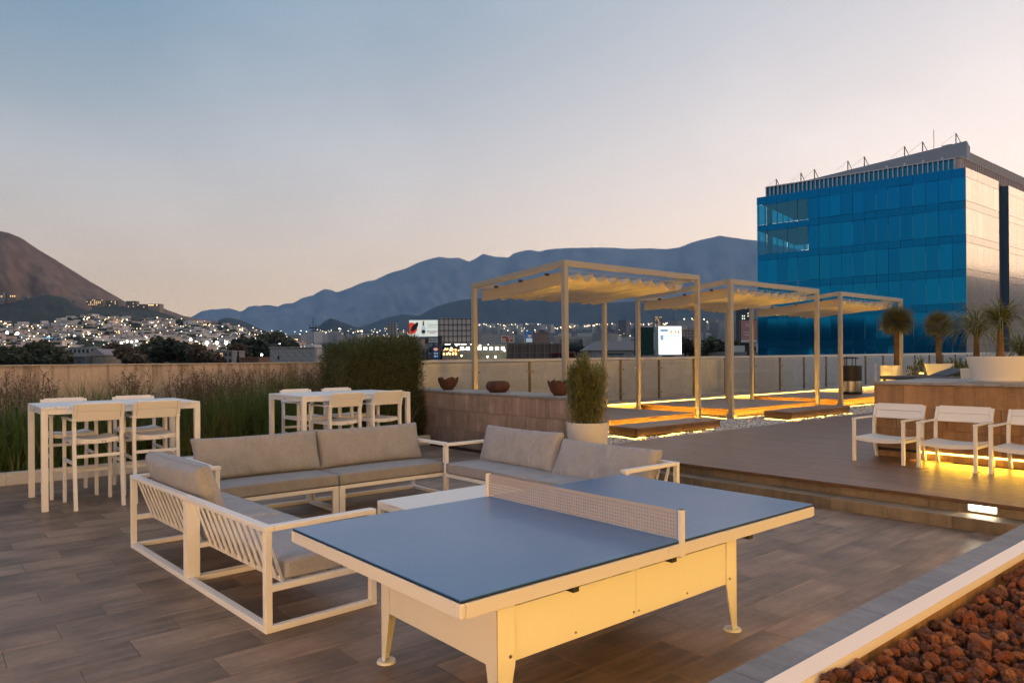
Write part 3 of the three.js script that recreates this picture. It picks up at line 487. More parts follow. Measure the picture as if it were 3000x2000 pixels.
{
  const r = rng(51), g0 = new THREE.Group(); g0.name = 'tall_grass'; tag(g0, 'tall arching green and straw coloured grass along the plaster wall', 'grass', null, 'stuff');
  const kinds = [[blade(1, .016, .9, 5), .6], [blade(1, .020, .45, 4), .3], [blade(1, .012, 1.6, 6), .1]];
  const ms = kinds.map(() => []), cs = kinds.map(() => []);
  const clumps = []; for (let k = 0; k < 400; k++) clumps.push([-2.8 + 10.3 * r(), 12.12 + 1.42 * Math.pow(r(), .85), r()]);
  clumps.forEach(([u, v, q]) => {
    const n = 22 + r() * 22, low = u > 2.9 && u < 3.6 ? .75 : 1, big = (.55 + .42 * fbm(u * .9, v, 3, 2) + .25 * r()) * low;
    const dry = clamp((fbm(u * .8 + 3, v * .7, 9, 2) - .50) * 4);
    for (let i = 0; i < n; i++) {
      const c = W(u + (r() - .5) * .2, v + (r() - .5) * .2, .1), k = r() < .55 ? 0 : r() < .7 ? 1 : 2, L = big * (.65 + .65 * r()), green = [.075 + .05 * r(), .14 + .06 * r(), .024], straw = [.28 + .08 * r(), .18 + .05 * r(), .07];
      const m = clamp(dry * .7 + (r() < .10 ? .6 : 0) - .2 * r()); ms[k].push(mtx(c.x, c.y, c.z, r() * 6.28, -.05 - .28 * r(), [L, L * 1.25, 1.1]));
      cs[k].push(new THREE.Color().setRGB(lerp(green[0], straw[0], m), lerp(green[1], straw[1], m), lerp(green[2], straw[2], m)));
    }
  });
  const gm = pmat({ color: 0xffffff, roughness: .75, transmission: .3, thickness: 0, side: THREE.DoubleSide });
  kinds.forEach(([g], k) => inst('grass_blades', g, gm, ms[k], cs[k], g0));
  // seed heads: fine branching stalks with dark grains
  const stalk = [], sg = tube([[0, 0, 0], [.01, .5, 0], [.05, 1, 0]], .0025, 6, 4), grain = [], gg = new THREE.IcosahedronGeometry(1, 0); let twigs = []; const tg = tube([[0, 0, 0], [.03, .08, 0], [.09, .14, 0]], .0012, 4, 3);
  for (let k = 0; k < 330; k++) {
    const u = -2.6 + 9.2 * r(); if (fbm(u * 1.1, 2, 77, 2) < .42) continue; const v = 12.6 + .85 * r(), h = .95 + .42 * r(), a = r() * 6.28, b = W(u, v, .15);
    stalk.push(mtx(b.x, b.y, b.z, a, 0, [1.5, h, 1.5])); const tipx = Math.cos(a) * .07, tipz = -Math.sin(a) * .07;
    for (let q = 0; q < 9; q++) { const y = b.y + h * (.72 + .28 * q / 9), t = (y - b.y) / h, an = r() * 6.28, s = .7 + .7 * r(), x = b.x + tipx * t * t, z = b.z + tipz * t * t; twigs.push(mtx(x, y, z, an, 0, s)); for (let e = 0; e < 5; e++) { const tt = .35 + .65 * r(); grain.push(mtx(x + Math.cos(an) * .09 * tt * s + (r() - .5) * .035, y + .14 * tt * s + (r() - .5) * .035, z - Math.sin(an) * .09 * tt * s + (r() - .5) * .035, r() * 6, r() * 6, .0045 + .0055 * r())); } }
  }
  const sm2 = mat({ color: lin(.13, .085, .055), roughness: .9 }); inst('grass_stalks', sg, sm2, stalk, null, g0); inst('grass_twigs', tg, sm2, twigs, null, g0); inst('seed_grains', gg, sm2, grain, null, g0);
  scene.add(shade(g0));
}
function leafMass(name, geo, parent, n, seed, place, colour) { const r = rng(seed), ms = [], cs = []; for (let i = 0; i < n; i++) { const q = place(r); if (!q) continue; ms.push(q); cs.push(colour(r, i)); } return inst(name, geo, M.tint, ms, cs, parent); }
M.tint = pmat({ color: 0xffffff, roughness: .8, transmission: .28, thickness: 0, side: THREE.DoubleSide });
{
  const t = thing('hedge', 'dense clipped dark green hedge standing beside the brown planter', 'hedge', W(7.06, 12.72, .1)), hx = .98, hz = .5, H = 2.0;
  // inner twiggy body keeps light out
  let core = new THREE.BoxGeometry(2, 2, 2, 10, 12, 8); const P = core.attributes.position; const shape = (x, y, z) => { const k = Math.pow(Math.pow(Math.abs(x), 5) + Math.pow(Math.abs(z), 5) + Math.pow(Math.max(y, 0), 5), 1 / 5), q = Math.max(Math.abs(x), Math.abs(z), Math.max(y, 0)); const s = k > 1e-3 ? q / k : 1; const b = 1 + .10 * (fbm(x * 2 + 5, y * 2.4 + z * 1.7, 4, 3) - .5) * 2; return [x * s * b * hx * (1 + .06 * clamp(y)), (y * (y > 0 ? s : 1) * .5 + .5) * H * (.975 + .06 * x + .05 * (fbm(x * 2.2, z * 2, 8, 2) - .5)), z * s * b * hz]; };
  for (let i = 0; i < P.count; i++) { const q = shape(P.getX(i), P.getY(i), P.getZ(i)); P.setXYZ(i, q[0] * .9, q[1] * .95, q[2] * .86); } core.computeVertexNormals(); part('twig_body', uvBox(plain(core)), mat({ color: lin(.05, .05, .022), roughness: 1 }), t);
  const lf = blade(.10, .011, .7, 3);
  leafMass('foliage', lf, t, 17000, 61, r => { let a = [r() * 2 - 1, r() * 2 - 1, r() * 2 - 1]; const f = r(); const k = f < .42 ? 2 : f < .62 ? 0 : f < .88 ? 1 : 2; a[k] = k === 1 ? 1 : (k === 2 && f < .36 ? 1 : r() < .5 ? -1 : 1); const q = shape(...a), d = .86 + .15 * r() + (r() < .06 ? .08 * r() : 0); const n = new THREE.Vector3(a[0] * (k === 0 ? 1.3 : .4), k === 1 ? 1.2 : .2 + .5 * r(), a[2] * (k === 2 ? 1.3 : .4)).normalize(); n.add(new THREE.Vector3(r() - .5, r() - .5, r() - .5).multiplyScalar(1.5)).normalize(); const Q = new THREE.Quaternion().setFromUnitVectors(new THREE.Vector3(0, 1, 0), n); Q.multiply(new THREE.Quaternion().setFromAxisAngle(new THREE.Vector3(0, 1, 0), r() * 6.28)); const s = .7 + .7 * r(); return new THREE.Matrix4().compose(new THREE.Vector3(q[0] * d, q[1] * (k === 1 ? d + .02 : 1), q[2] * d), Q, new THREE.Vector3(s, s, s)); }, r => { const m = r(), y = r() < .18; return new THREE.Color().setRGB(y ? .13 : .035 + .045 * m, y ? .105 : .055 + .055 * m, .014); });
  shade(t);
}

/* ---------- clay bowls on the brown planter ---------- */
function bowl(label, u, v, kind, seed) {
  const t = thing('clay_bowl', label, 'bowl', W(u, v, 1.056), TH + seed, 'rough clay bowls on the brown planter');
  const prof = kind === 1 ? [[.0, .0], [.095, 0], [.15, .06], [.19, .16], [.20, .225], [.18, .225], [.165, .15], [.12, .07], [0, .05]] : [[0, 0], [.14, 0], [.20, .05], [.218, .11], [.195, .175], [.145, .205], [.13, .20], [.135, .16], [.165, .11], [.13, .05], [0, .04]];
  let g = lathe(prof, 40); const P = g.attributes.position; for (let i = 0; i < P.count; i++) { const x = P.getX(i), y = P.getY(i), z = P.getZ(i), a = Math.atan2(z, x); const n = fbm(Math.cos(a) * 3 + seed * 7, Math.sin(a) * 3 + y * 9, 3, 3) - .5; const lob = kind === 1 ? .08 * Math.sin(a * 7 + seed) * clamp(y / .2) : .04 * Math.sin(a * 4 + seed); const k = 1 + n * .22 + lob; P.setXYZ(i, x * k, y * (1 + (kind === 1 ? .22 * Math.sin(a * 5 + seed * 3) * clamp(y / .2) * .6 : .0)), z * k); } g.computeVertexNormals(); part('body', g, M.clay, t); part('soil', cyl(0, .05, kind === 1 ? .13 : .12, 0, .10, .115, 24), M.soil, t); return t;
}
shade(bowl('knobbly open clay bowl nearest the hedge on the brown planter', 8.38, 12.02, 1, 1.3));
shade(bowl('squat round closed clay bowl in the middle of the brown planter', 8.38, 10.40, 0, 2.1));
{ const b = bowl('knobbly clay bowl holding a spiky succulent, beside the potted bamboo', 8.36, 8.72, 1, 4.2); const r = rng(71), g = blade(1, .05, .5, 4); for (let k = 0; k < 22; k++) { const m = part('leaf', g, M.leafDark, b); const s = .12 + .14 * r(); m.position.set((r() - .5) * .1, .12, (r() - .5) * .1); m.scale.setScalar(s * 1.3); m.rotation.set(0, r() * 6.28, -.1 - .7 * r(), 'YXZ'); } shade(b); }

/* ---------- potted bamboo ---------- */
{
  const p = thing('plant_pot', 'tall tapered white pot of the bamboo beside the grey sofa', 'pot', W(7.35, 7.10)); part('body', lathe([[0, 0], [.225, 0], [.235, .01], [.305, .765], [.308, .775], [.295, .775], [.285, .74], [.278, .70], [0, .70]], 64), M.potWhite, p); part('soil', cyl(0, .69, .715, 0, .27, .277, 32), M.soil, p); part('drain_hole', (() => { const g = new THREE.CylinderGeometry(.018, .018, .01, 14); g.rotateX(Math.PI / 2); g.rotateY(1.0); g.translate(.301 * Math.sin(1.0), .70, .301 * Math.cos(1.0)); return g; })(), M.darkMetal, p); shade(p);
  const t = thing('potted_bamboo', 'feathery yellow green bamboo growing in the tall white pot', 'plant', W(7.35, 7.10, .71)), r = rng(81), tips = [];
  for (let k = 0; k < 40; k++) { const a = r() * 6.28, d = .24 * Math.sqrt(r()), x = Math.cos(a) * d * .75, z = Math.sin(a) * d * .75, h = 1.05 - 1.1 * d * d * 4.5 - .35 * r() * r(), o = d * .35; const pts = [[x, 0, z], [x * 1.1 + o * .3 * Math.cos(a), h * .5, z * 1.1 + o * .3 * Math.sin(a)], [x * 1.15 + o * Math.cos(a) + (r() - .5) * .06, h, z * 1.15 + o * Math.sin(a) + (r() - .5) * .06]]; part('cane', tube(pts, .0022 + .002 * r(), 8, 5), M.leafOlive, t); tips.push(pts); }
  const lf = blade(.11, .009, .8, 3);
  leafMass('foliage', lf, t, 14000, 82, r => { const p = tips[(r() * tips.length) | 0], s = .04 + .96 * Math.pow(r(), .75), i = s < .5 ? 0 : 1, q = (s - i * .5) * 2; const x = lerp(p[i][0], p[i + 1][0], q), y = lerp(p[i][1], p[i + 1][1], q), z = lerp(p[i][2], p[i + 1][2], q), sp = .18 * (1 - s * .70); const an = r() * 6.28; return mtx(x + Math.cos(an) * sp * r(), y + (r() - .4) * .07, z + Math.sin(an) * sp * r(), r() * 6.28, -.35 - 1.6 * r(), .55 + .8 * r()); }, r => { const m = r(); return new THREE.Color().setRGB(.15 + .15 * m, .15 + .125 * m, .02 + .02 * m); });
  shade(t);
}

/* ---------- pergolas, platforms, wooden steps, pebbles ---------- */
function platform(u0, u1, label) {
  const t = thing('platform', label, 'platform', W(u0, 9.80, .165), TH, 'wooden pergola platforms'), w = .145, n = Math.round((u1 - u0) / w), ww = (u1 - u0) / n, H = .255;
  for (let k = 0; k < n; k++) part('deck_board', cb(k * ww + .002, (k + 1) * ww - .002, H - .025, H, -2.9, 0, .003), M.decks[(hash2(k, u0 * 7, 2) * 3) | 0], t);
  part('fascia', cb(.03, u1 - u0 - .03, .045, H - .03, -.055, -.03, .003), M.wood, t); part('fascia', cb(.03, u1 - u0 - .03, .045, H - .03, -2.87, -2.845, .003), M.wood, t);
  part('fascia', cb(.03, .055, .045, H - .03, -2.844, -.056, .003), M.wood, t); part('fascia', cb(u1 - u0 - .055, u1 - u0 - .03, .045, H - .03, -2.844, -.056, .003), M.wood, t);
  part('plinth', bx(.25, u1 - u0 - .25, 0, .20, -2.6, -.25), M.gap, t); return shade(t);
}
function pergola(b, c, label) {       // b, c: u of the left and right front posts
  const vf = 9.80, vb = 12.66, hf = 3.53, hb = 3.33, t = thing('pergola', label, 'pergola', W(b, vf, .165), TH, 'beige framed pergolas with pleated canopies'), L = c - b, D = vb - vf, f = .10, y0 = 0, F = hf - .165, B = hb - .165;
  for (const [x, z, h] of [[0, 0, F], [L, 0, F], [0, -D, B], [L, -D, B]]) { part('post', cb(x - f / 2, x + f / 2, 0, h - .102, z - f / 2, z + f / 2, .004), M.pergola, t); part('base_plate', cb(x - .085, x + .085, .0, .16, z - .085, z + .085, .006), M.pergola, t); }
  part('beam', cb(-f / 2, L + f / 2, F - .10, F + .01, -f / 2, f / 2, .004), M.pergola, t); part('beam', cb(-f / 2, L + f / 2, B - .10, B + .01, -D - f / 2, -D + f / 2, .004), M.pergola, t);
  for (const x of [0, L]) part('beam', bar([x, F - .045, -f / 2 - .001], [x, B - .045, -D + f / 2 + .001], f, .108, .004), M.pergola, t);
  // slack canvas slung over rods that run front to back
  const nF = 10, x0 = .14, x1 = L - .38, y = z => lerp(F, B, z / D) - .185, rows = 14, cols = nF * 10, pos = [], idx = [], uv = [];
  for (let j = 0; j <= rows; j++) for (let i = 0; i <= cols; i++) { const s = i / cols, zz = .10 + (D - .22) * j / rows, q = (s * nF) % 1, k = Math.floor(s * nF - 1e-6), amp = (.125 + .03 * hash2(k, 3, 7)) * (1 - .12 * Math.sin(j / rows * Math.PI)); const sag = amp * 4 * q * (1 - q); const first = s < .03 ? (.03 - s) / .03 * .0 : 0; pos.push(lerp(x0, x1, s) + .02 * Math.sin(j * .9 + k), y(zz) - sag - first + .008 * Math.sin(j * 1.3 + i * .35), -zz); uv.push(lerp(x0, x1, s), zz); }
  for (let j = 0; j < rows; j++) for (let i = 0; i < cols; i++) { const a = j * (cols + 1) + i; idx.push(a, a + 1, a + cols + 1, a + 1, a + cols + 2, a + cols + 1); }
  const g = new THREE.BufferGeometry(); g.setAttribute('position', new THREE.BufferAttribute(new Float32Array(pos), 3)); g.setAttribute('uv', new THREE.BufferAttribute(new Float32Array(uv), 2)); g.setIndex(idx); g.computeVertexNormals(); const cv = part('canopy', g, M.canvas, t);
  // end flap hanging at the left side
  const fp = [], fi = []; for (let j = 0; j <= rows; j++) for (let i = 0; i <= 4; i++) { const zz = .10 + (D - .22) * j / rows, d = i / 4; fp.push(x0 - .015 + .05 * d * Math.sin(j * .7) * .3, y(zz) + .02 - d * .24 - .012 * Math.sin(j * 1.7) * d, -zz); } for (let j = 0; j < rows; j++) for (let i = 0; i < 4; i++) { const a = j * 5 + i; fi.push(a, a + 1, a + 5, a + 1, a + 6, a + 5); }
  const fg = new THREE.BufferGeometry(); fg.setAttribute('position', new THREE.BufferAttribute(new Float32Array(fp), 3)); fg.setAttribute('uv', new THREE.BufferAttribute(new Float32Array(fp.length / 3 * 2), 2)); fg.setIndex(fi); fg.computeVertexNormals(); part('end_flap', fg, M.canvas, cv);
  for (let k = 0; k <= nF; k++) { const x = lerp(x0, x1, k / nF); part('canopy_rod', tube([[x, y(.08) + .012, -.08], [x, y(D / 2) + .012, -D / 2], [x, y(D - .08) + .012, -D + .08]], .009, 3, 6), M.steel, cv); }
  for (const z of [.075, D - .075]) part('slide_wire', tube([[0.05, y(z) + .02, -z], [L / 2, y(z) + .02, -z], [L - .05, y(z) + .02, -z]], .005, 2, 5), M.steel, t);
  for (const z of [.6, 1.4, 2.2]) part('hanger', cb(.051, .15, y(z) + .0, y(z) + .05, -z - .02, -z + .02, .004), M.darkMetal, t);
  return shade(t);
}
const NAMES = ['nearest the brown planter', 'in the middle of the row', 'at the far end by the fire pit'];
[[9.55, 13.75], [15.08, 19.28], [20.65, 24.85]].forEach(([b, c], i) => {
  platform(b + .06, c - .06, `low brown wooden platform of the pergola ${NAMES[i]}`);
  pergola(b, c, `beige steel pergola with pleated cream canopy, ${NAMES[i]}`);
  const l = thing('led_strip', `yellow rope light lying under the platform ${NAMES[i]}`, 'light strip', W(0, 0)), r = rng(90 + i), run = (u0, v0, u1, v1, n) => { const p = []; for (let k = 0; k <= n; k++) p.push([lerp(u0, u1, k / n) + (k && k < n ? (r() - .5) * .05 : 0), .19 + .018 * r(), -(lerp(v0, v1, k / n) + (r() - .5) * .05)]); return p; };
  part('light_tube', tube([...run(b - .02, 12.4, b, 9.80, 8), ...run(b + .1, 9.74, c + .1, 9.76, 14)], .011, 120, 6), M.led, l); shade(l);
  areaLight(LED, 230, 4.2, .03, W((b + c) / 2, 9.71, .215), W((b + c) / 2, 9.62, 1));
  areaLight(LED, 200, 2.6, .03, W(b - .04, 11.1, .215), W(b - .12, 11.1, 1));
});
[[10.15, 12.75, 'nearer the potted bamboo'], [15.6, 18.5, 'before the middle pergola']].forEach(([a, b, n], i) => {
  const t = thing('wooden_step', `dark wooden box step over glowing pebbles, ${n}`, 'step', W(a, 8.55, .165), TH, 'wooden box steps before the pergolas'), L = b - a;
  for (let k = 0; k < 5; k++) part('step_board', cb(-.01, L + .01, .205, .228, -(k + 1) * .142 + .002 + .01, -k * .142 - .002 + .01, .003), M.decks[k % 3], t);
  part('fascia', cb(0, L, .075, .204, -.025, 0, .003), M.wood, t); part('fascia', cb(0, L, .075, .204, -.70, -.675, .003), M.wood, t); part('fascia', cb(0, .025, .075, .204, -.674, -.026, .003), M.wood, t); part('fascia', cb(L - .025, L, .075, .204, -.674, -.026, .003), M.wood, t);
  part('plinth', bx(.2, L - .2, 0, .2, -.55, -.15), M.gap, t); shade(t);
  const l = thing('led_strip', `yellow rope light under the wooden box step, ${n}`, 'light strip', W(0, 0)), r = rng(96 + i), p = []; for (let k = 0; k <= 5; k++) p.push([a - .06 + (r() - .5) * .03, .195 + .02 * r(), -(9.2 - .13 * k)]); for (let k = 0; k <= 16; k++) p.push([lerp(a - .03, b, k / 16), .195 + .03 * r(), -(8.50 + (r() - .5) * .035)]);
  part('light_tube', tube(p, .012, 120, 6), M.led, l); shade(l); areaLight(LED, 60, L, .03, W((a + b) / 2, 8.52, .205), W((a + b) / 2, 8.1, .17));
});
{
  const r = rng(97), g = new THREE.IcosahedronGeometry(1, 1), ms = [], cs = []; const P = g.attributes.position; for (let i = 0; i < P.count; i++) P.setXYZ(i, P.getX(i), P.getY(i) * .62, P.getZ(i) * .8);
  for (let k = 0; k < 15000; k++) { const u = 8.75 + 17 * Math.pow(r(), 1.25), v = 8.08 + (r() < .72 ? 1.75 : 5) * r(); let skip = false; for (const [b, c] of [[9.7, 13.6], [15.2, 19.1], [20.8, 24.7]]) if (u > b && u < c && v > 9.95 && v < 12.6) skip = true; if (skip || v > 12.98) continue; const c = W(u, v, .165 + .035 * r() + .01 * clamp((8.35 - v) * 4)), s = .014 + .016 * r() * r() + .006 * r(); ms.push(mtx(c.x, c.y, c.z, r() * 6, (r() - .5), s)); const w = .42 + .45 * r(); cs.push(new THREE.Color().setRGB(w, w * .95, w * .88)); }
  for (let k = 0; k < 1500; k++) { const q = r(), st = q < .5 ? [10.0, 12.85, 8.43] : q < .75 ? [15.4, 18.6, 8.43] : [9.5, 24.8, 9.66], u = lerp(st[0], st[1], r()); if (fbm(u * 2.2, 3, 9, 2) < .47) continue; const c = W(u, st[2] + (r() - .5) * .10, .175 + .045 * r()), s = .016 + .016 * r(); ms.push(mtx(c.x, c.y, c.z, r() * 6, (r() - .5), s)); const w = .42 + .45 * r(); cs.push(new THREE.Color().setRGB(w, w * .95, w * .88)); }
  const m = inst('pebbles', g, mat({ color: 0xffffff, roughness: .7 }), ms, cs); tag(m, 'white and grey pebbles filling the strip under the pergola platforms', 'pebbles', null, 'stuff'); m.castShadow = m.receiveShadow = true; scene.add(m);
}

/* ---------- parapet with glass railing ---------- */
{
  const rise = u => .0046 * (u - 9), w = thing('parapet_wall', 'cream roof parapet wall behind the glass railing', 'wall', W(0, 0));
  for (let k = 0; k < 14; k++) { const a = 8.31 + k * 3.4, g = bx(a, a + 3.398, .0, 1.655, -14.15, -13.9), P = g.attributes.position; for (let i = 0; i < P.count; i++) if (P.getY(i) > 1) P.setY(i, 1.655 + rise(P.getX(i))); uvBox(g); part('wall_panel', g, M.cream, w); } shade(w);
  const kb = thing('kerb', 'cream upstand kerb carrying the glass railing', 'kerb', W(0, 0));
  part('upstand', bx(8.8, 56, .1, .43, -13.7, -13.06), M.cream, kb); for (let k = 0; k < 24; k++) part('coping_slab', cb(8.78 + k * 1.96, 8.778 + (k + 1) * 1.96, .432, .475, -13.72, -13.015, .004), M.coping, kb); shade(kb);
  const l = thing('led_strip', 'long yellow light strip glowing under the railing kerb coping', 'light strip', W(0, 0)); for (let k = 0; k < 9; k++) part('light_tube', bx(13.6 + k * 3.4, 13.6 + k * 3.4 + 3.33, .398, .424, -13.058, -13.035), M.led, l); shade(l);
  for (let k = 0; k < 3; k++) areaLight(LED, 45, 5.6, .03, W(16.6 + k * 6, 13.02, .394), W(16.6 + k * 6, 12.97, .2));
  const gr = thing('glass_railing', 'clear glass railing with flat steel posts along the roof edge', 'railing', W(0, 0));
  const RH = u => 1.60 + .0042 * (u - 8.7); part('handrail', tube([[8.6, RH(8.6), -13.5], [20, RH(20), -13.5], [34, RH(34), -13.5], [46, RH(46), -13.5]], .024, 12, 10), M.steel, gr);
  for (let k = 0; k < 22; k++) {
    const u = 10.2 - 1.705 + k * 1.705, post = part('post', [cb(u - .022, u - .010, .476, RH(u) - .02, -13.53, -13.47, .002), cb(u + .010, u + .022, .476, RH(u) - .02, -13.53, -13.47, .002)], M.bronze, gr);
    for (const y of [.66, 1.36]) part('clamp', bar([u - .11, y, -13.465], [u + .11, y, -13.465], .035, .035, .008), M.bronze, post);
    if (k < 21) part('glass_pane', bx(u + .035, u + 1.67, .53, RH(u) - .085, -13.506, -13.496), M.glass, gr);
  } shade(gr);
}

/* ---------- beyond the tan planter ---------- */
{
  const d = struct('raised_deck', 'raised paving behind the tan planter', 'deck', W(0, 0)); part('slab', bx(12.7, 40, .1, .85, -5.2, 8), M.coping, d); shade(d);
  const at = (sx, Z, h) => new THREE.Vector3((sx - 1500) / 2104 * Z, h, -Z);
  const pot = (name, label, pos, prof, group) => { const t = thing(name, label, 'pot', pos, TH, group); part('body', lathe(prof, 48), M.potWhite, t); const y = prof[prof.length - 1][1]; part('soil', cyl(0, y - .02, y + .006, 0, prof[prof.length - 1][2] || .1, prof[prof.length - 1][2] || .1, 24), M.soil, t); return shade(t); };
  // round headed yuccas
  const yucca = (label, pos, th, hr, seed) => { const t = thing('yucca_tree', label, 'plant', pos), r = rng(seed); const lean = -.06; part('trunk', tube([[0, 0, 0], [lean * .2, th * .5, 0], [lean * -.6, th, 0]], .078, 10, 10), mat({ color: lin(.16, .10, .06), roughness: .95, map: tStone, bumpMap: tStone, bumpScale: .02 }), t); const lf = mergeGeometries([blade(1, .024, .15, 3), blade(1, .024, .15, 3).rotateY(1.57)]); leafMass('crown', lf, t, 1500, seed, r => { const z = 1 - 1.75 * r(), a = r() * 6.28; const el = Math.asin(clamp(z, -1, 1)); const s = hr * (.8 + .3 * r()); return mtx(-lean * .6, th + .02, 0, a, el - Math.PI / 2, [s, s, 1]); }, r => { const m = r(); return new THREE.Color().setRGB(.09 + .05 * m, .095 + .05 * m, .03 + .02 * m); }); return shade(t); };
  const pA = at(2609, 22, .85); pot('plant_pot', 'small white cylinder pot of the larger round headed yucca', pA, [[0, 0], [.27, 0], [.28, .53], [.26, .53], [.25, .49], [0, .48]]); yucca('larger round headed yucca in a white cylinder pot before the blue tower', pA.clone().add(new THREE.Vector3(.2, .48, 0)), 1.36, .56, 111);
  const pB = at(2753, 20, .85); pot('plant_pot', 'tapered white pot of the smaller round headed yucca', pB, [[0, 0], [.24, 0], [.355, .59], [.335, .595], [.32, .55], [0, .54]]); yucca('smaller round headed yucca in a tapered white pot before the blue tower', pB.clone().add(new THREE.Vector3(-.01, .54, 0)), 1.12, .44, 112);
  // ponytail palms
  const palm = (label, pos, th, len, seed, tr) => { const t = thing('ponytail_palm', label, 'palm', pos), r = rng(seed); let g = lathe([[0, 0], [tr * 1.5, 0], [tr * 1.45, .03], [tr * 1.0, th * .25], [tr * .8, th * .6], [tr * .66, th], [0, th + .02]], 16); part('trunk', g, mat({ color: lin(.30, .16, .055), roughness: .9, map: tStone, bumpMap: tStone, bumpScale: .015 }), t); const lf = [blade(1, .02, 2.5, 9), blade(1, .018, 1.7, 8)]; lf.forEach((b, k) => leafMass('crown', b, t, 150, seed + k, r => { const s = len * (.75 + .5 * r()); return mtx((r() - .5) * .05, th - .03 + .05 * r(), (r() - .5) * .05, r() * 6.28, -.15 - 1.15 * r() * r(), [s, s, .8]); }, r => { const m = r(); return new THREE.Color().setRGB(.11 + .09 * m, .115 + .08 * m, .025 + .02 * m); })); return shade(t); };
  const bp = W(11.42, 3.22, 1.312); pot('plant_bowl', 'wide white bowl of ponytail palms standing on the tan planter', bp, [[0, .012], [.315, .012], [.325, .02], [.40, .33], [.405, .345], [.385, .345], [.37, .30], [0, .29]]);
  { const s = thing('bowl_saucer', 'thin white saucer under the wide palm bowl', 'saucer', W(11.42, 3.22, 1.31)); part('disc', lathe([[0, 0], [.37, 0], [.385, .004], [.385, .0115], [0, .0115]], 48), M.potWhite, s); shade(s); }
  palm('ponytail palm with tan orange trunk in the wide white bowl', bp.clone().add(new THREE.Vector3(-.0, .29, 0)), .44, .80, 121, .045);
  const pC = at(2862, 12.2, .85); pot('plant_pot', 'white pot hidden behind the wide palm bowl', pC, [[0, 0], [.2, 0], [.24, .60], [.225, .60], [.21, .56], [0, .55]]); palm('ponytail palm drooping behind the wide white bowl', pC.clone().add(new THREE.Vector3(0, .55, 0)), .60, .95, 123, .055);
  const pD = at(2996, 11.6, .85); pot('plant_pot', 'white pot at the far end of the tan planter', pD, [[0, 0], [.2, 0], [.24, .60], [.225, .60], [.21, .56], [0, .55]]); palm('ponytail palm at the end of the tan planter', pD.clone().add(new THREE.Vector3(0, .55, 0)), .25, .75, 127, .05);
  // shrubs between the pots
  const shrub = (label, pos, rx, ry, n, seed) => { const t = thing('shrub', label, 'shrub', pos, TH, 'low shrubs behind the tan planter'); for (let k = 0; k < 5; k++) part('stem', tube([[0, 0, 0], [Math.cos(k * 1.3) * rx * .3, ry * .5, Math.sin(k * 1.3) * rx * .3], [Math.cos(k * 1.3) * rx * .6, ry, Math.sin(k * 1.3) * rx * .6]], .012, 6, 5), M.wood, t); leafMass('foliage', blade(.16, .03, .6, 3), t, n, seed, r => { const a = r() * 6.28, d = Math.sqrt(r()) * rx, y = r() * ry * 1.9 * (1 - .35 * d / rx); return mtx(Math.cos(a) * d, y, Math.sin(a) * d, r() * 6.28, -.2 - r(), .6 + .7 * r()); }, r => { const m = r(); return new THREE.Color().setRGB(.035 + .05 * m, .05 + .05 * m, .012); }); return shade(t); };
  shrub('dark leafy shrub between the two white yucca pots', at(2695, 21.5, .85), .36, .36, 500, 131); shrub('dark leafy shrub beside the smaller yucca', at(2800, 20.6, .85), .5, .42, 900, 132); shrub('broad dark shrub in front of the tower corner', at(2845, 18, .85), .45, .40, 800, 133);
  { const t = thing('agave', 'spiky pale agave silhouetted against the parapet', 'plant', at(2700, 24, .85)), r = rng(135); const g = blade(1, .06, .5, 4); for (let k = 0; k < 34; k++) { const m = part('leaf', g, M.leafOlive, t); m.position.set(0, .45, 0); m.scale.set(.42, .42, .6); m.rotation.set(0, r() * 6.28, .3 - 1.5 * r(), 'YXZ'); } part('stem', cyl(0, 0, .46, 0, .06, .05, 10), M.wood, t); shade(t); }
  // garden spot lamps hidden low among the shrubs
  for (const [sx, Z] of [[2700, 20.6], [2772, 18.6]]) { const p = at(sx, Z, .85), t = thing('spot_lamp', `small glowing garden lamp among the shrubs ${sx < 2750 ? 'between the yucca pots' : 'beside the smaller yucca'}`, 'lamp', p); part('housing', cyl(0, 0, .30, 0, .06, .06, 14), M.darkMetal, t); part('light_disc', cyl(0, .301, .33, 0, .055, .055, 14), M.led, t); const L = new THREE.PointLight(LED, 2.2, 6, 2); L.position.copy(p).add(new THREE.Vector3(0, .42, 0)); L.castShadow = true; scene.add(L); shade(t); }
  // dark sun loungers
  [[2675, 17, .1], [2790, 15.5, -.1]].forEach(([sx, Z, a], i) => { const t = thing('sun_lounger', i ? 'dark sun lounger beside the wide palm bowl' : 'dark sun lounger in front of the yucca pots', 'lounger', at(sx, Z, .85), a, 'dark sun loungers behind the tan planter'); const dm = mat({ color: lin(.05, .055, .07), roughness: .7 }); part('pad', cb(-.65, .65, .27, .35, -.3, .3, .02), dm, t); part('head_rest', (() => { const g = cb(0, .55, -.03, .03, -.3, .3, .015); g.rotateZ(.3); g.translate(.64, .33, 0); return g; })(), dm, t); for (const x of [-.55, .55]) for (const z of [-.25, .25]) part('leg', cb(x - .02, x + .02, 0, .269, z - .02, z + .02, .003), M.darkMetal, t); shade(t); });
  { const t = thing('bollard', 'slim white post at the end of the pergola row', 'post', W(24.95, 10.66, .42)); part('post', cb(-.03, .03, 0, 1.0, -.03, .03, .008), M.white, t); shade(t); }
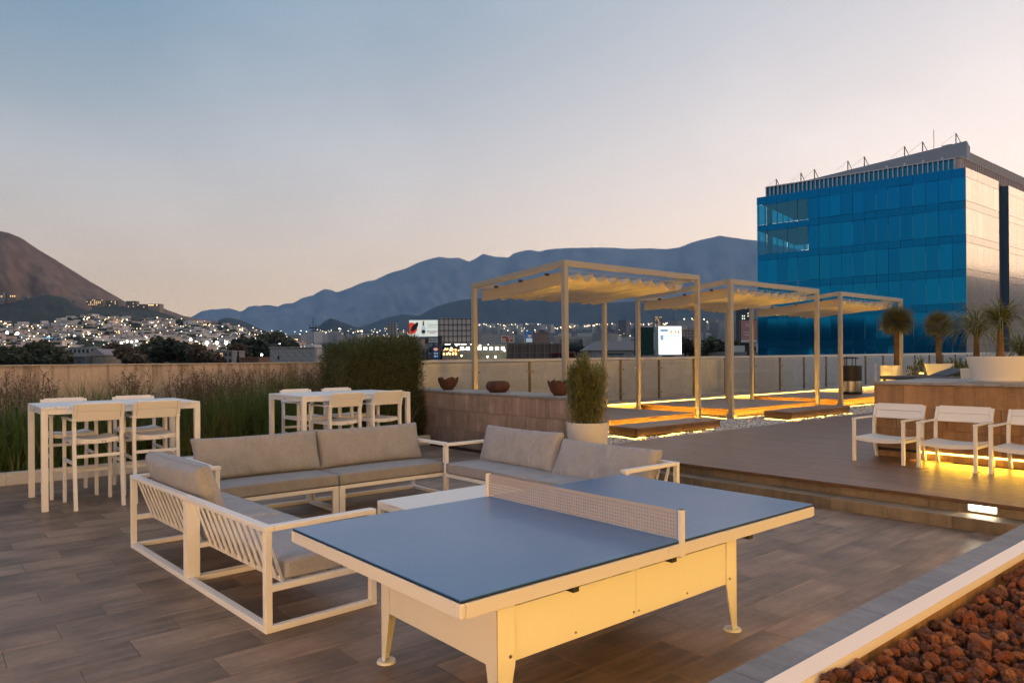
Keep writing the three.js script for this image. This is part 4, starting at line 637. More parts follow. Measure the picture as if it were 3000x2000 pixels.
  { // fire pit
    const t = thing('fire_pit', 'black barrel fire pit with raised lid on the far platform', 'fire pit', W(23.9, 11.0, .421)), dm = mat({ color: lin(.045, .038, .032), roughness: .4, metalness: .6 });
    part('drum', lathe([[0, 0], [.32, 0], [.335, .02], [.335, .92], [.325, .94], [.305, .93], [.305, .80], [0, .78]], 40), dm, t); for (const a of [.4, 2.5, 4.6]) part('strut', cyl(Math.cos(a) * .2, .78, 1.17, Math.sin(a) * .2, .014, .014, 8), M.darkMetal, t); part('lid', lathe([[0, 1.17], [.235, 1.17], [.245, 1.19], [.235, 1.21], [0, 1.23]], 32), M.darkMetal, t); part('base_ring', lathe([[.337, .08], [.345, .09], [.345, .42], [.337, .43]], 40), M.steel, t); shade(t);
  }
}
/* ---------- the building side of the terrace, behind the camera ---------- */
{
  const b = thing('house_wall', 'unseen pale rendered house wall with tall lit windows and an added side wing', 'building', W(0, 0)); const v = -5.2, y0 = .9, y1 = 4.6, win = [[-7.4, -4.9], [-3.6, -1.1], [.2, 2.7], [4.0, 6.5], [7.8, 10.3], [11.6, 14.1]];
  part('wall', bx(-9, 18, -.2, y0, -v, -v + .3), M.cream, b); part('wall', bx(-9, 18, y1, 16, -v, -v + .3), M.cream, b);  // upper wall raised to block sky light from behind
  const glow = mat({ color: lin(.5, .4, .25), emissive: lin(1, .58, .26), emissiveIntensity: 1.6, roughness: .5 });
  let a0 = -9; for (const [a, c] of [...win, [18, 18]]) { part('wall', bx(a0, a, y0, y1, -v, -v + .3), M.cream, b); a0 = c; }
  for (const [a, c] of win) { const wd = part('window', [cb(a, a + .06, y0, y1, -v + .05, -v + .13, .004), cb(c - .06, c, y0, y1, -v + .05, -v + .13, .004), cb(a + .061, c - .061, y1 - .06, y1 - .001, -v + .05, -v + .13, .004), cb(a + .061, c - .061, y0 + .001, y0 + .06, -v + .05, -v + .13, .004)], M.darkMetal, b); part('unseen_lit_blind', bx(a + .061, c - .061, y0 + .061, y1 - .061, -v + .11, -v + .12), glow, wd); areaLight(lin(1, .52, .07), WARM, c - a - .2, y1 - y0 - .2, W((a + c) / 2, v + .02, (y0 + y1) / 2), W((a + c) / 2, v + 5, (y0 + y1) / 2)); }  // unseen windows, number and size set for their warm light
  // unseen side wing with two lit windows, added to brighten left-facing faces
  const wu = -8.6; part('added_wing_wall', bx(wu - .3, wu, -.2, y0, -1.5, 5.2), M.cream, b); part('added_wing_wall', bx(wu - .3, wu, y1, 16, -1.5, 5.2), M.cream, b);
  let z0 = -1.5; for (const [a, c] of [[-.9, 1.6], [2.3, 4.6], [5.2, 5.2]]) { part('added_wing_wall', bx(wu - .3, wu, y0, y1, z0, a), M.cream, b); z0 = c; if (c - a < 1) break; part('unseen_lit_blind', bx(wu - .12, wu - .11, y0, y1, a, c), glow, b); areaLight(lin(1, .60, .34), WARM * 3.2, c - a - .1, y1 - y0 - .2, W(wu + .03, -(a + c) / 2, (y0 + y1) / 2), W(wu + 5, -(a + c) / 2, (y0 + y1) / 2)); }
  shade(b);
}

/* ---------- city, hills, mountains ---------- */
// bearing: x, y are the direction as tangents scaled by 2104 (right of and above the optical axis), Z the distance ahead in metres
const px = (x, y, Z) => { const a = x - 1500, e = -((y - 1050) + .0075 * a); return new THREE.Vector3(a / 2104 * Z, EYE + e / 2104 * Z, -Z); };
const ipl = (t, x) => { if (x <= t[0][0]) return t[0][1]; for (let i = 1; i < t.length; i++) if (x <= t[i][0]) { const q = (x - t[i - 1][0]) / (t[i][0] - t[i - 1][0]); return lerp(t[i - 1][1], t[i][1], q); } return t[t.length - 1][1]; };
const ips = (t, x, w) => (ipl(t, x - w) + 2 * ipl(t, x) + ipl(t, x + w)) / 4;
{ const g = struct('ground', 'dark city ground far below the roof terrace', 'ground', new THREE.Vector3(0, 0, 0), 0); const p = new THREE.PlaneGeometry(28200, 18600, 8, 8); p.rotateX(-Math.PI / 2); p.translate(0, -16, -6300); part('plain', p, mat({ color: lin(.05, .048, .04), roughness: 1 }), g); }
function ridge(name, label, sil, Zr, Zf, o = {}) {
  const { n = 260, m = 26, foot = () => -16, pow = 1.45, amp = .10, seed = 1, col = [.06, .06, .04], col2 = [.09, .075, .055], freq = .02, rough = .0, gully = 0 } = o, x0 = sil[0][0], x1 = sil[sil.length - 1][0], pos = [], cl = [], idx = [];
  for (let i = 0; i <= n; i++) {
    const x = lerp(x0, x1, i / n), top = px(x, ips(sil, x, o.smooth ?? 4) + (fbm(x * .11, 2, seed, 4) - .5) * rough * 2, Zr), fy = foot(x);
    for (let j = 0; j <= m + 4; j++) {
      let Z, y;
      if (j <= m) { const t = j / m; Z = lerp(Zf, Zr, t); const nz = fbm(x * freq, t * 3.6, seed + 3, 5) - .5, gl = gully ? Math.abs(fbm(x * freq * 2.1 + t * 2.6, t * 3.4 + 2, seed + 9, 4) - .5) * 2 : 0; y = fy + (top.y - fy) * Math.pow(t, pow) + (top.y - fy) * (nz * amp * 2 - gl * gully) * Math.sin(Math.PI * Math.pow(t, .8)); }
      else { const t = (j - m) / 4; Z = Zr + (Zr - Zf) * .35 * t; y = lerp(top.y, Math.max(-10, top.y * .35), t * t); }
      const k = (x - 1500) / 2104; pos.push(k * Z, y, -Z);
      const q = clamp(fbm(x * freq * 3, j * .35, seed + 21, 5) * 1.9 - .45); for (let c = 0; c < 3; c++) cl.push(lerp(col[c], col2[c], q));
    }
  }
  const M1 = m + 5; for (let i = 0; i < n; i++) for (let j = 0; j < M1 - 1; j++) { const a = i * M1 + j; idx.push(a, a + M1, a + 1, a + 1, a + M1, a + M1 + 1); }
  const g = new THREE.BufferGeometry(); g.setAttribute('position', new THREE.BufferAttribute(new Float32Array(pos), 3)); g.setAttribute('color', new THREE.BufferAttribute(new Float32Array(cl), 3)); g.setIndex(idx); g.computeVertexNormals();
  const s = new THREE.Mesh(g, mat({ color: 0xffffff, vertexColors: true, roughness: 1 })); s.name = numbered(name); tag(s, label, name.split('_').pop(), null, 'structure'); s.receiveShadow = true; scene.add(s); return s;
}
ridge('mountain', 'long blue mountain range with a jagged skyline', [[430, 960], [520, 945], [565, 926], [588, 912], [618, 905.5], [641, 905], [671, 902], [690, 907.6], [707, 913], [728, 898], [748, 894], [775, 899], [811, 900], [830, 889.5], [860, 887], [888, 871.5], [918, 865], [937, 853], [950, 846], [970, 848], [988, 857], [1020, 845], [1071, 824], [1100, 820], [1142, 800], [1186, 788], [1237, 765], [1288, 751], [1315, 756], [1346, 754], [1378, 766], [1418, 743], [1450, 751], [1492, 755], [1505, 742], [1553, 731], [1581, 737], [1613, 729], [1671, 726], [1786, 724.5], [1850, 729], [1913, 727], [1950, 730], [1990, 725], [2041, 706], [2111, 690], [2168, 698], [2230, 706], [2330, 728], [2480, 765], [2700, 800], [3000, 850], [3400, 900]], 13500, 7600, { n: 420, m: 34, amp: .09, gully: .07, freq: .011, seed: 4, pow: 1.25, smooth: 3, rough: 1.2, col: [.155, .16, .155], col2: [.26, .25, .24] });
ridge('mountain', 'pale far summit peeping over the range', [[720, 905], [760, 896], [785, 893], [810, 897], [840, 905]], 14800, 12500, { n: 30, m: 6, seed: 6 });
ridge('hill', 'dark wooded foothills in front of the mountain range', [[1040, 962], [1080, 950], [1120, 934], [1150, 926], [1185, 920], [1227, 925], [1268, 902], [1309, 888], [1354, 878], [1399, 874], [1470, 872], [1560, 880], [1680, 878], [1800, 886], [1900, 880], [2020, 872], [2140, 878], [2300, 890], [2600, 930], [3000, 960]], 6800, 3900, { amp: .08, gully: .08, freq: .017, seed: 8, col: [.026, .032, .024], col2: [.05, .05, .036] });
ridge('hill', 'small dark cone hill above the city lights', [[905, 972], [925, 962], [948, 943], [969, 931], [995, 940], [1022, 950], [1060, 964], [1090, 975]], 4200, 3400, { n: 60, m: 12, seed: 10, col: [.028, .03, .026], col2: [.045, .045, .035] });
ridge('hill', 'low grey green ridge behind the hillside houses', [[610, 965], [635, 940], [648, 934], [667, 930], [705, 937], [737, 951], [769, 966], [810, 975], [850, 985]], 3600, 2800, { n: 60, m: 10, seed: 12, col: [.035, .036, .028], col2: [.06, .055, .04] });
ridge('hill', 'lit suburb hill with a radio mast on top', [[1880, 1000], [1935, 962], [1965, 944], [2000, 936], [2060, 929], [2110, 934], [2160, 947], [2230, 965], [2330, 985], [2450, 1010]], 2700, 1500, { n: 80, m: 14, seed: 14, col: [.03, .032, .024], col2: [.06, .052, .04] });
ridge('hill', 'low dark hill carrying a line of street lamps', [[1380, 1005], [1430, 985], [1480, 978], [1600, 972], [1660, 965], [1740, 957], [1800, 956], [1880, 964], [1960, 980], [2050, 1005]], 3300, 2200, { n: 90, m: 12, seed: 16, col: [.03, .032, .026], col2: [.05, .047, .038] });
// hillside with houses on the left
const yTop = [[-260, 948], [0, 948], [100, 950], [150, 950], [195, 930], [330, 928], [400, 942], [480, 936], [560, 940], [640, 948], [720, 966], [800, 985], [900, 1012], [1000, 1042], [1100, 1062]];
const slope = (x, Z) => { const t = clamp((Z - 300) / 700), y = lerp(1066, ips(yTop, x, 20) + 3, Math.pow(t, .9)); return px(x, y, Z); };
{
  const n = 120, m = 30, pos = [], cl = [], idx = []; for (let i = 0; i <= n; i++) for (let j = 0; j <= m; j++) { const x = lerp(-420, 1120, i / n), Z = lerp(120, 1040, j / m), p = slope(x, Math.max(Z, 300)); const y = Z < 300 ? lerp(-14, p.y, (Z - 120) / 180) : p.y; pos.push((x - 1500) / 2104 * Z, y - 2, -Z); const q = fbm(x * .05, Z * .02, 3, 4); cl.push(.05 + .05 * q, .048 + .035 * q, .03 + .03 * q); }
  for (let i = 0; i < n; i++) for (let j = 0; j < m; j++) { const a = i * (m + 1) + j; idx.push(a, a + m + 1, a + 1, a + 1, a + m + 1, a + m + 2); }
  const g = new THREE.BufferGeometry(); g.setAttribute('position', new THREE.BufferAttribute(new Float32Array(pos), 3)); g.setAttribute('color', new THREE.BufferAttribute(new Float32Array(cl), 3)); g.setIndex(idx); g.computeVertexNormals(); const s = new THREE.Mesh(g, mat({ color: 0xffffff, vertexColors: true, roughness: 1 })); s.name = 'hillside'; tag(s, 'gentle slope crowded with pale houses below the brown hill', 'hillside', null, 'structure'); scene.add(s);
}
const footY = x => slope(x, 1000).y - 4;
ridge('hill', 'steep bare brown hill rising over the houses', [[-420, 830], [-330, 775], [-230, 715], [-140, 684], [-60, 672], [-20, 674], [0, 676.5], [26, 681], [64, 697], [111, 729], [171, 765], [222, 797], [265, 825], [308, 849], [363, 881], [390, 893], [427, 897], [470, 900], [504, 912], [534, 924], [577, 933], [632, 939], [684, 953], [726, 968], [769, 978], [850, 1004], [950, 1037]], 1750, 1010, { n: 200, m: 40, foot: footY, pow: 1.2, amp: .12, gully: .05, freq: .014, seed: 22, rough: .9, col: [.155, .082, .05], col2: [.25, .14, .088] });
ridge('hill', 'dark green wooded spur below the brown hill', [[-420, 930], [-200, 912], [-60, 905], [0, 893], [40, 883], [90, 870], [140, 862], [180, 869], [220, 882], [260, 897], [300, 896], [360, 897], [430, 904], [480, 916], [530, 934], [580, 945], [640, 952]], 1250, 1000, { n: 160, m: 16, foot: x => slope(x, 990).y - 4, pow: .95, amp: .06, freq: .03, seed: 24, rough: 2.2, col: [.032, .033, .020], col2: [.062, .052, .034] });

function house(r, w, d, h, c) {           // one small flat roofed house, colour by block
  const L = [], wall = (x0, x1, y0, y1, z0, z1, k = 1) => L.push(paint(bx(x0, x1, y0, y1, z0, z1), c[0] * k, c[1] * k, c[2] * k)), dark = (x0, x1, y0, y1, z) => L.push(paint(bx(x0, x1, y0, y1, z, z + .3), .03, .028, .026));
  wall(-w / 2, w / 2, -8, h, -d / 2, d / 2); wall(-w / 2 - .4, w / 2 + .4, h + .01, h + .5, -d / 2 - .4, d / 2 + .4, 1.12);
  const s = r(); if (s > .35) { const a = -w / 2 + w * .1 * r(), b = a + w * (.45 + .4 * r()); wall(a, b, h + .51, h + 3.2, -d / 2 + 1, d / 2); wall(a - .3, b + .3, h + 3.21, h + 3.6, -d / 2 + .6, d / 2 + .3, 1.1); for (let x = a + .8; x < b - 1.2; x += 2.6) dark(x, x + 1.3, h + 1.1, h + 2.5, -d / 2 + .8); dark(a + 1, b - 1, h + 1.2, h + 2.4, d / 2 - .25); }
  for (let y = 1; y < h - 1.4; y += 3) for (let x = -w / 2 + .9; x < w / 2 - 1.4; x += 2.7 + r()) { if (r() < .8) dark(x, x + 1.2 + .5 * r(), y, y + 1.4, d / 2 - .22); if (r() < .3) dark(x, x + 1.2, y, y + 1.4, -d / 2 - .08); }
  if (r() < .5) L.push(paint(cyl(w * .25, h + .5, h + 2, 0, .6, .6, 8), .05, .05, .055));
  return merge(L);
}
const houseMat = mat({ color: 0xffffff, vertexColors: true, roughness: .9 });
{
  const r = rng(401), cols = [[.72, .60, .53], [.80, .70, .63], [.62, .48, .40], [.74, .58, .48], [.58, .53, .50], [.82, .67, .55], [.66, .45, .32]], geos = []; for (let k = 0; k < 16; k++) geos.push(house(r, 9 + 6 * r(), 9 + 4 * r(), 3.4 + 3.2 * r(), cols[k % 7]));
  const list = []; let tries = 0; while (list.length < 292 && tries++ < 9000) { const x = -60 + 960 * r(), t = Math.pow(r(), .8), Z = lerp(380, 990, t), p = slope(x, Z); const gap = Z * .008; if (x > 640 && r() < .35) continue; if (fbm(x * .02, Z * .01, 31, 2) < .36) continue; if (list.some(q => Math.abs(q[0] - p.x) < 7.5 && Math.abs(q[2] - p.z) < 9)) continue; list.push([p.x, p.y, p.z]); }
  list.forEach(([x, y, z]) => { const m = new THREE.Mesh(geos[(r() * 16) | 0], houseMat); m.name = numbered('hillside_house'); m.position.set(x, y - 1, z); m.rotation.y = (r() - .5) * 1.3 + (x / z) * -.6; const s = .58 + .42 * r(); m.scale.set(s, s * (.9 + .2 * r()), s); m.castShadow = m.receiveShadow = true; tag(m, 'small pale flat roofed house on the crowded slope below the brown hill', 'house', 'houses on the slope below the brown hill'); scene.add(m); });
  // lamps and lit windows over the slope
  const lg = new THREE.IcosahedronGeometry(1, 1), put = (n, f, name, label, tint, power) => { const ms = []; for (let i = 0; i < n; i++) { const q = f(); if (q) ms.push(mtx(q[0].x, q[0].y, q[0].z, 0, 0, q[1])); } const m = inst(name, lg, mat({ color: 0x222222, emissive: tint, emissiveIntensity: power }), ms); tag(m, label, 'lights', null, 'stuff'); scene.add(m); };
  const onSlope = (lo, hi, s) => () => { const x = -40 + 960 * r(), Z = lerp(lo, hi, r()), p = slope(x, Z); p.y += 2 + 7 * r(); return [p, s * (.5 + r() * .8) * Z / 700]; };
  put(330, onSlope(380, 980, .45), 'street_lights', 'scattered warm street and porch lamps among the hillside houses', lin(1, .68, .34), 5);
  put(150, onSlope(350, 900, .42), 'street_lights', 'scattered cold white lamps among the hillside houses', lin(.9, .97, .95), 5);
  const box = (x0, x1, y0, y1, z0, z1, s) => () => { const x = lerp(x0, x1, r()), Z = lerp(z0, z1, r()); return [px(x, lerp(y0, y1, r()), Z), s * (.45 + .9 * r() * r()) * Z / 3000]; };
  put(150, box(700, 960, 968, 1012, 1500, 3200, 2.1), 'city_lights', 'pale green white lamps of the valley town beyond the slope', lin(.9, 1, .72), 5);
  put(230, box(930, 1210, 962, 1030, 1200, 2600, 2.0), 'city_lights', 'dense warm lamps of the town behind the hedge', lin(1, .83, .52), 4.5);
  put(110, box(1400, 1605, 948, 974, 2300, 2700, 2.0), 'city_lights', 'cluster of warm lamps on the rise behind the first pergola', lin(1, .84, .58), 5);
  put(70, () => { const x = lerp(1605, 1990, r()); return [px(x, ipl([[1605, 962], [1700, 952], [1800, 946], [1990, 946]], x) + 5 * r(), 2900), 2.0 * (.4 + r() * .8)]; }, 'city_lights', 'line of lamps along the low dark hill', lin(1, .72, .42), 5);
  put(230, () => { const x = lerp(1985, 2215, Math.pow(r(), .9)), yt = ipl([[1985, 942], [2010, 928], [2080, 934], [2150, 950], [2215, 968]], x), y = lerp(yt, 1008, Math.pow(r(), .8)), Z = lerp(2500, 900, (y - yt) / 90); return [px(x, y, Z), 2.3 * (.4 + r() * .8) * Z / 3000]; }, 'city_lights', 'greenish lamps climbing the suburb hill beside the tower', lin(.95, 1, .72), 4.5);
  put(120, box(1400, 1930, 982, 1010, 600, 1400, 2.2), 'city_lights', 'mixed street lamps between the billboards', lin(1, .78, .48), 5);
  put(46, box(1292, 1482, 1010, 1046, 178, 230, 4.2), 'city_lights', 'jumble of bright lamps round the service station', lin(1, .86, .55), 9);
  put(18, box(1292, 1345, 1022, 1040, 178, 215, 4), 'city_lights', 'orange red lamps beside the price sign', lin(1, .30, .08), 7);
  // small blocks of the far town
  const fg = new THREE.BoxGeometry(1, 1, 1); const ms = [], cs = []; const blocks = (n, x0, x1, y0, y1, z0, z1) => { for (let i = 0; i < n; i++) { const Z = lerp(z0, z1, r()), p = px(lerp(x0, x1, r()), lerp(y0, y1, r()), Z), w = 12 + 16 * r(), h = 8 + 9 * r(); ms.push(mtx(p.x, p.y - h / 2, p.z, r() * 3, 0, [w, h + 10, w * .8])); const k = .2 + .3 * r(); cs.push(new THREE.Color().setRGB(k, k * .93, k * .87)); } };
  for (let i = 0; i < 400; i++) { const x = -60 + 960 * r(), Z = lerp(420, 1000, Math.pow(r(), .7)), p = slope(x, Z), w = 5 + 5 * r(), h = 3 + 4 * r(); ms.push(mtx(p.x, p.y + h / 2 - 3, p.z, r() * 3, 0, [w, h + 6, w])); const k = .35 + .45 * r(); cs.push(new THREE.Color().setRGB(k, k * .83, k * .72)); }
  blocks(260, 700, 1240, 975, 1045, 1100, 2600); blocks(70, 1400, 1610, 950, 976, 2350, 2750); blocks(60, 1610, 1990, 950, 962, 2900, 3000); blocks(170, 1985, 2220, 945, 1010, 1000, 2300); blocks(170, 1400, 1960, 990, 1025, 600, 1500);
  const fm = inst('distant_town', fg, mat({ color: 0xffffff, roughness: .9 }), ms, cs); tag(fm, 'mass of small pale buildings of the far town', 'town', null, 'stuff'); fm.castShadow = fm.receiveShadow = true; scene.add(fm);
  // dark bushes and street trees between the houses
  const bg = new THREE.IcosahedronGeometry(1, 2), BP = bg.attributes.position; for (let i = 0; i < BP.count; i++) { const k = .7 + .6 * fbm(BP.getX(i) * 2.4 + 4, BP.getY(i) * 2.4 + BP.getZ(i) * 2, 5, 3); BP.setXYZ(i, BP.getX(i) * k, BP.getY(i) * k * .85, BP.getZ(i) * k); } bg.computeVertexNormals();
  const bm = [], bc = []; for (let i = 0; i < 900; i++) { const x = -80 + 1050 * r(), Z = lerp(330, 1000, Math.pow(r(), .8)), p = slope(x, Z), s = 2.2 + 2.6 * r(); bm.push(mtx(p.x, p.y + s * .4, p.z, r() * 6, 0, [s * 1.3, s, s * 1.3])); const k = .6 + .8 * r(); bc.push(new THREE.Color().setRGB(.040 * k, .042 * k, .022 * k)); }
  for (let i = 0; i < 260; i++) { const Z = lerp(500, 1800, r()), p = px(lerp(700, 2230, r()), lerp(1000, 1040, r()), Z), s = 3 + 4 * r(); bm.push(mtx(p.x, p.y - s, p.z, r() * 6, 0, [s * 1.4, s, s * 1.4])); const k = .6 + .8 * r(); bc.push(new THREE.Color().setRGB(.03 * k, .034 * k, .02 * k)); }
  const tr = inst('street_trees', bg, mat({ color: 0xffffff, roughness: 1 }), bm, bc); tag(tr, 'dark street trees and bushes between the distant houses', 'trees', null, 'stuff'); tr.castShadow = tr.receiveShadow = true; scene.add(tr);
}
/* apartment blocks on the spur and other single buildings */
function blockBuilding(name, label, x0, x1, y0, y1, Z, c, o = {}) {
  const a = px(x0, y1, Z), b = px(x1, y0, Z), w = b.x - a.x, h = b.y - a.y, dn = o.down ?? 12, dp = o.depth ?? w * .7, t = thing(name, label, o.cat || 'building', new THREE.Vector3((a.x + b.x) / 2, a.y, -Z - dp / 2), (o.turn || 0), o.group);
  const wm = mat({ color: lin(...c), roughness: .85, map: tStone }); part('wall', bx(-w / 2, w / 2, -dn, h, -dp / 2, dp / 2), wm, t); part('roof', cb(-w / 2 - w * .02, w / 2 + w * .02, h + .002, h + Math.max(.25, h * .035), -dp / 2 - .2, dp / 2 + .2, .05), o.roof ? mat({ color: lin(...o.roof), roughness: .9 }) : wm, t);
  const { nx = 0, ny = 0 } = o; if (nx) { const wx = w / nx, hy = h / ny, r = rng((x0 * 13) | 0), lit = mat({ color: lin(.4, .3, .2), emissive: lin(...(o.glow || [1, .62, .28])), emissiveIntensity: o.power || 1.3 }), dk = mat({ color: lin(.04, .042, .05), roughness: .25 }); for (let i = 0; i < nx; i++) for (let j = 0; j < ny; j++) part('window', bx(-w / 2 + (i + .22) * wx, -w / 2 + (i + .78) * wx, (j + .28) * hy, (j + .78) * hy, dp / 2 - .02, dp / 2 + .05), r() < (o.lit ?? .2) ? lit : dk, t); }
  if (o.extra) o.extra(t, w, h, dp); return shade(t);
}
blockBuilding('apartment_block', 'long orange lit apartment block on the wooded spur', 252, 302, 877, 894, 1230, [.55, .40, .28], { nx: 9, ny: 4, lit: .45 });
blockBuilding('apartment_block', 'long pale terraced apartments beside the orange lit block', 302, 346, 881, 897, 1240, [.48, .40, .34], { nx: 8, ny: 3, lit: .3 });
blockBuilding('apartment_block', 'stepped brown apartments on the spur end', 369, 398, 882, 900, 1240, [.46, .35, .29], { nx: 6, ny: 4, lit: .15 });
blockBuilding('apartment_block', 'low long brown apartments on the spur end', 398, 428, 891, 902, 1240, [.42, .33, .28], { nx: 7, ny: 2, lit: .1 });
blockBuilding('villa', 'bright lit villa on the spur skyline', 434, 468, 890, 897, 1235, [.62, .5, .36], { nx: 6, ny: 1, lit: .8, power: 2.5 });
blockBuilding('villa', 'orange lit villa under the brown hill', 22, 46, 863, 872, 1240, [.55, .40, .27], { nx: 4, ny: 1, lit: .7 });
blockBuilding('villa', 'white villa under the brown hill', 64, 80, 868, 878, 1240, [.55, .52, .5], { nx: 3, ny: 1, lit: .1 });
blockBuilding('villa', 'white villa at the foot of the brown hill beside the lane', -6, 8, 857, 872, 1240, [.55, .5, .46], { nx: 2, ny: 2, lit: .4 });
blockBuilding('hotel', 'white many windowed hotel on the hillside', 415, 469, 930, 942, 1000, [.62, .56, .5], { nx: 14, ny: 3, lit: .1 });
blockBuilding('market_hall', 'long hall with bright blue lit canopy among the houses', 122, 175, 986, 998, 640, [.3, .5, .62], { nx: 6, ny: 1, lit: 1, glow: [.12, .55, .95], power: 1.6 });
blockBuilding('market_hall', 'hall with a blue light band beside the canopy hall', 176, 216, 984, 990, 645, [.2, .45, .6], { nx: 5, ny: 1, lit: 1, glow: [.1, .5, .9], power: 1.3 });
blockBuilding('school', 'grey school with a long window row', 172, 240, 973, 985, 680, [.33, .31, .29], { nx: 14, ny: 1, lit: .05 });
blockBuilding('warehouse', 'plain white warehouse beside the hedge', 790, 920, 1019, 1066, 150, [.62, .56, .54], { extra: (t, w, h, d) => { part('stair_tower', bx(w / 2 - 2, w / 2, h + .2, h + .75, -d / 2 + .2, d / 2 - .1), mat({ color: lin(.6, .55, .53), roughness: .85 }), t); part('side_band', bx(w / 2 + .003, w / 2 + .5, -3, h - .1, -d / 2, d / 2), mat({ color: lin(.45, .40, .36), roughness: .8 }), t); part('window', bx(-w / 2 + 1.6, -w / 2 + 2.0, h - 2.4, h - 1.6, d / 2 - .02, d / 2 + .04), M.darkMetal, t); } });
blockBuilding('shed', 'low shed with terracotta wall behind the plaster wall', 703, 757, 1050, 1066, 130, [.34, .16, .10], { depth: 6 });
blockBuilding('house', 'cream gabled house just over the plaster wall', 249, 306, 1043, 1068, 120, [.56, .46, .36], { depth: 7, extra: (t, w, h, d) => { const s = new THREE.Shape(); s.moveTo(-w / 2, 0); s.lineTo(w / 2, 0); s.lineTo(w * .05, 1.0); s.closePath(); const g = new THREE.ExtrudeGeometry(s, { depth: d, bevelEnabled: false }); g.translate(0, h + .26, -d / 2); part('gable', uvBox(plain(g)), mat({ color: lin(.30, .25, .24), roughness: .9 }), t); } });
blockBuilding('house', 'grey house with an arched opening over the plaster wall', 213, 248, 1047, 1068, 118, [.25, .25, .26], { depth: 6, extra: (t, w, h, d) => part('doorway', bx(-.3, .3, h - 1.4, h - .5, d / 2 - .02, d / 2 + .03), M.gap, t) });
blockBuilding('house', 'low white house seen over the plaster wall near the dark trees', 628, 680, 1030, 1066, 150, [.5, .45, .42], { depth: 7, nx: 4, ny: 2, lit: .1 });
blockBuilding('house', 'white house with flat roofs in the middle of the slope', 200, 262, 1018, 1040, 260, [.6, .56, .54], { depth: 12, nx: 5, ny: 1, lit: .05 });
blockBuilding('house', 'white house next to the flat roofed one on the slope', 264, 310, 1020, 1048, 250, [.56, .5, .47], { depth: 12, nx: 4, ny: 2, lit: .05 });
blockBuilding('office_tower', 'small white tower block beyond the hedge', 1135, 1161, 947, 990, 700, [.60, .53, .48], { nx: 3, ny: 6, lit: .05 });
blockBuilding('office_tower', 'grey slab tower on the hill behind the first pergola', 1821, 1845, 938, 983, 1500, [.30, .29, .30], { nx: 5, ny: 12, lit: .06, depth: 25, turn: -.5 });
blockBuilding('office_tower', 'slim tower with gridded lit windows behind the middle pergola', 1920, 1941, 927, 960, 1500, [.42, .34, .28], { nx: 5, ny: 8, lit: .35, depth: 18 });
blockBuilding('apartment_block', 'pink apartment block with dark windows beside the bright billboard', 1999, 2048, 966, 1008, 420, [.60, .42, .36], { nx: 5, ny: 5, lit: 0, depth: 14, turn: .15 });
blockBuilding('office_tower', 'dark tower with scattered lit windows beside the blue glass tower', 2174, 2207, 899, 990, 800, [.05, .06, .075], { nx: 6, ny: 12, lit: .3, glow: [.9, 1, .75], depth: 20 });
blockBuilding('warehouse', 'white shed with green door under a grey hipped roof', 1735, 1930, 1027, 1070, 140, [.62, .58, .55], { depth: 9, extra: (t, w, h, d) => {
  const s = [[-w / 2 - 1.6, d / 2 + .4], [w / 2 + 1, d / 2 + .4], [w / 2 + 1, -d / 2 - .4], [-w / 2 - 1.6, -d / 2 - .4]], y0 = h + .15, y1 = h + 2.05, pos = [], v = (a, y) => [a[0], y, a[1]], R0 = [-w / 2 + 1.2, y1, 0], R1 = [w / 2 + 1, y1, 0], A = v(s[0], y0), B = v(s[1], y0), C = v(s[2], y0), D = v(s[3], y0); for (const q of [[A, B, R1], [A, R1, R0], [C, D, R0], [C, R0, R1], [D, A, R0], [B, C, R1], [A, C, B], [A, D, C]]) q.forEach(p => pos.push(...p)); const g = new THREE.BufferGeometry(); g.setAttribute('position', new THREE.BufferAttribute(new Float32Array(pos), 3)); g.computeVertexNormals(); part('hipped_roof', uvBox(g), mat({ color: lin(.14, .12, .12), roughness: .6 }), t);
  part('green_door', bx(-w * .30, -w * .03, h - 2.3, h - 1.6, d / 2 - .02, d / 2 + .05), mat({ color: lin(.02, .16, .07), roughness: .6 }), t); part('window', bx(-w * .36, -w * .02, h - .75, h - .5, d / 2 - .02, d / 2 + .06), M.darkMetal, t); part('window', bx(w * .22, w * .25, h - 1.4, h - .7, d / 2 - .02, d / 2 + .06), M.darkMetal, t); } });
blockBuilding('house', 'low white house in front of the suburb hill', 2072, 2216, 1034, 1070, 160, [.58, .54, .52], { depth: 8, nx: 9, ny: 1, lit: .05, extra: (t, w, h, d) => { part('upper_room', cb(w * .12, w * .3, h + .3, h + 1.7, -d / 2 + 1, d / 2 - 1, .03), mat({ color: lin(.58, .50, .48), roughness: .9 }), t); } });
blockBuilding('kiosk', 'dark red roofed kiosk beside the dark billboard', 1612, 1690, 1036, 1070, 120, [.09, .03, .025], { depth: 4, roof: [.22, .05, .035] });
blockBuilding('shop', 'pale pink shop block behind the dark billboard', 1561, 1609, 975, 1008, 260, [.50, .33, .26], { depth: 10 });
blockBuilding('service_station', 'brightly lit service station canopy beyond the parapet', 1345, 1482, 1012, 1030, 190, [.75, .72, .62], { depth: 10, nx: 8, ny: 1, lit: 1, glow: [1, .92, .66], power: 5 });
blockBuilding('service_station', 'low lit forecourt shop beside the price sign', 1296, 1340, 1030, 1044, 185, [.5, .42, .32], { depth: 6, nx: 5, ny: 1, lit: .8, glow: [1, .55, .2], power: 3 });
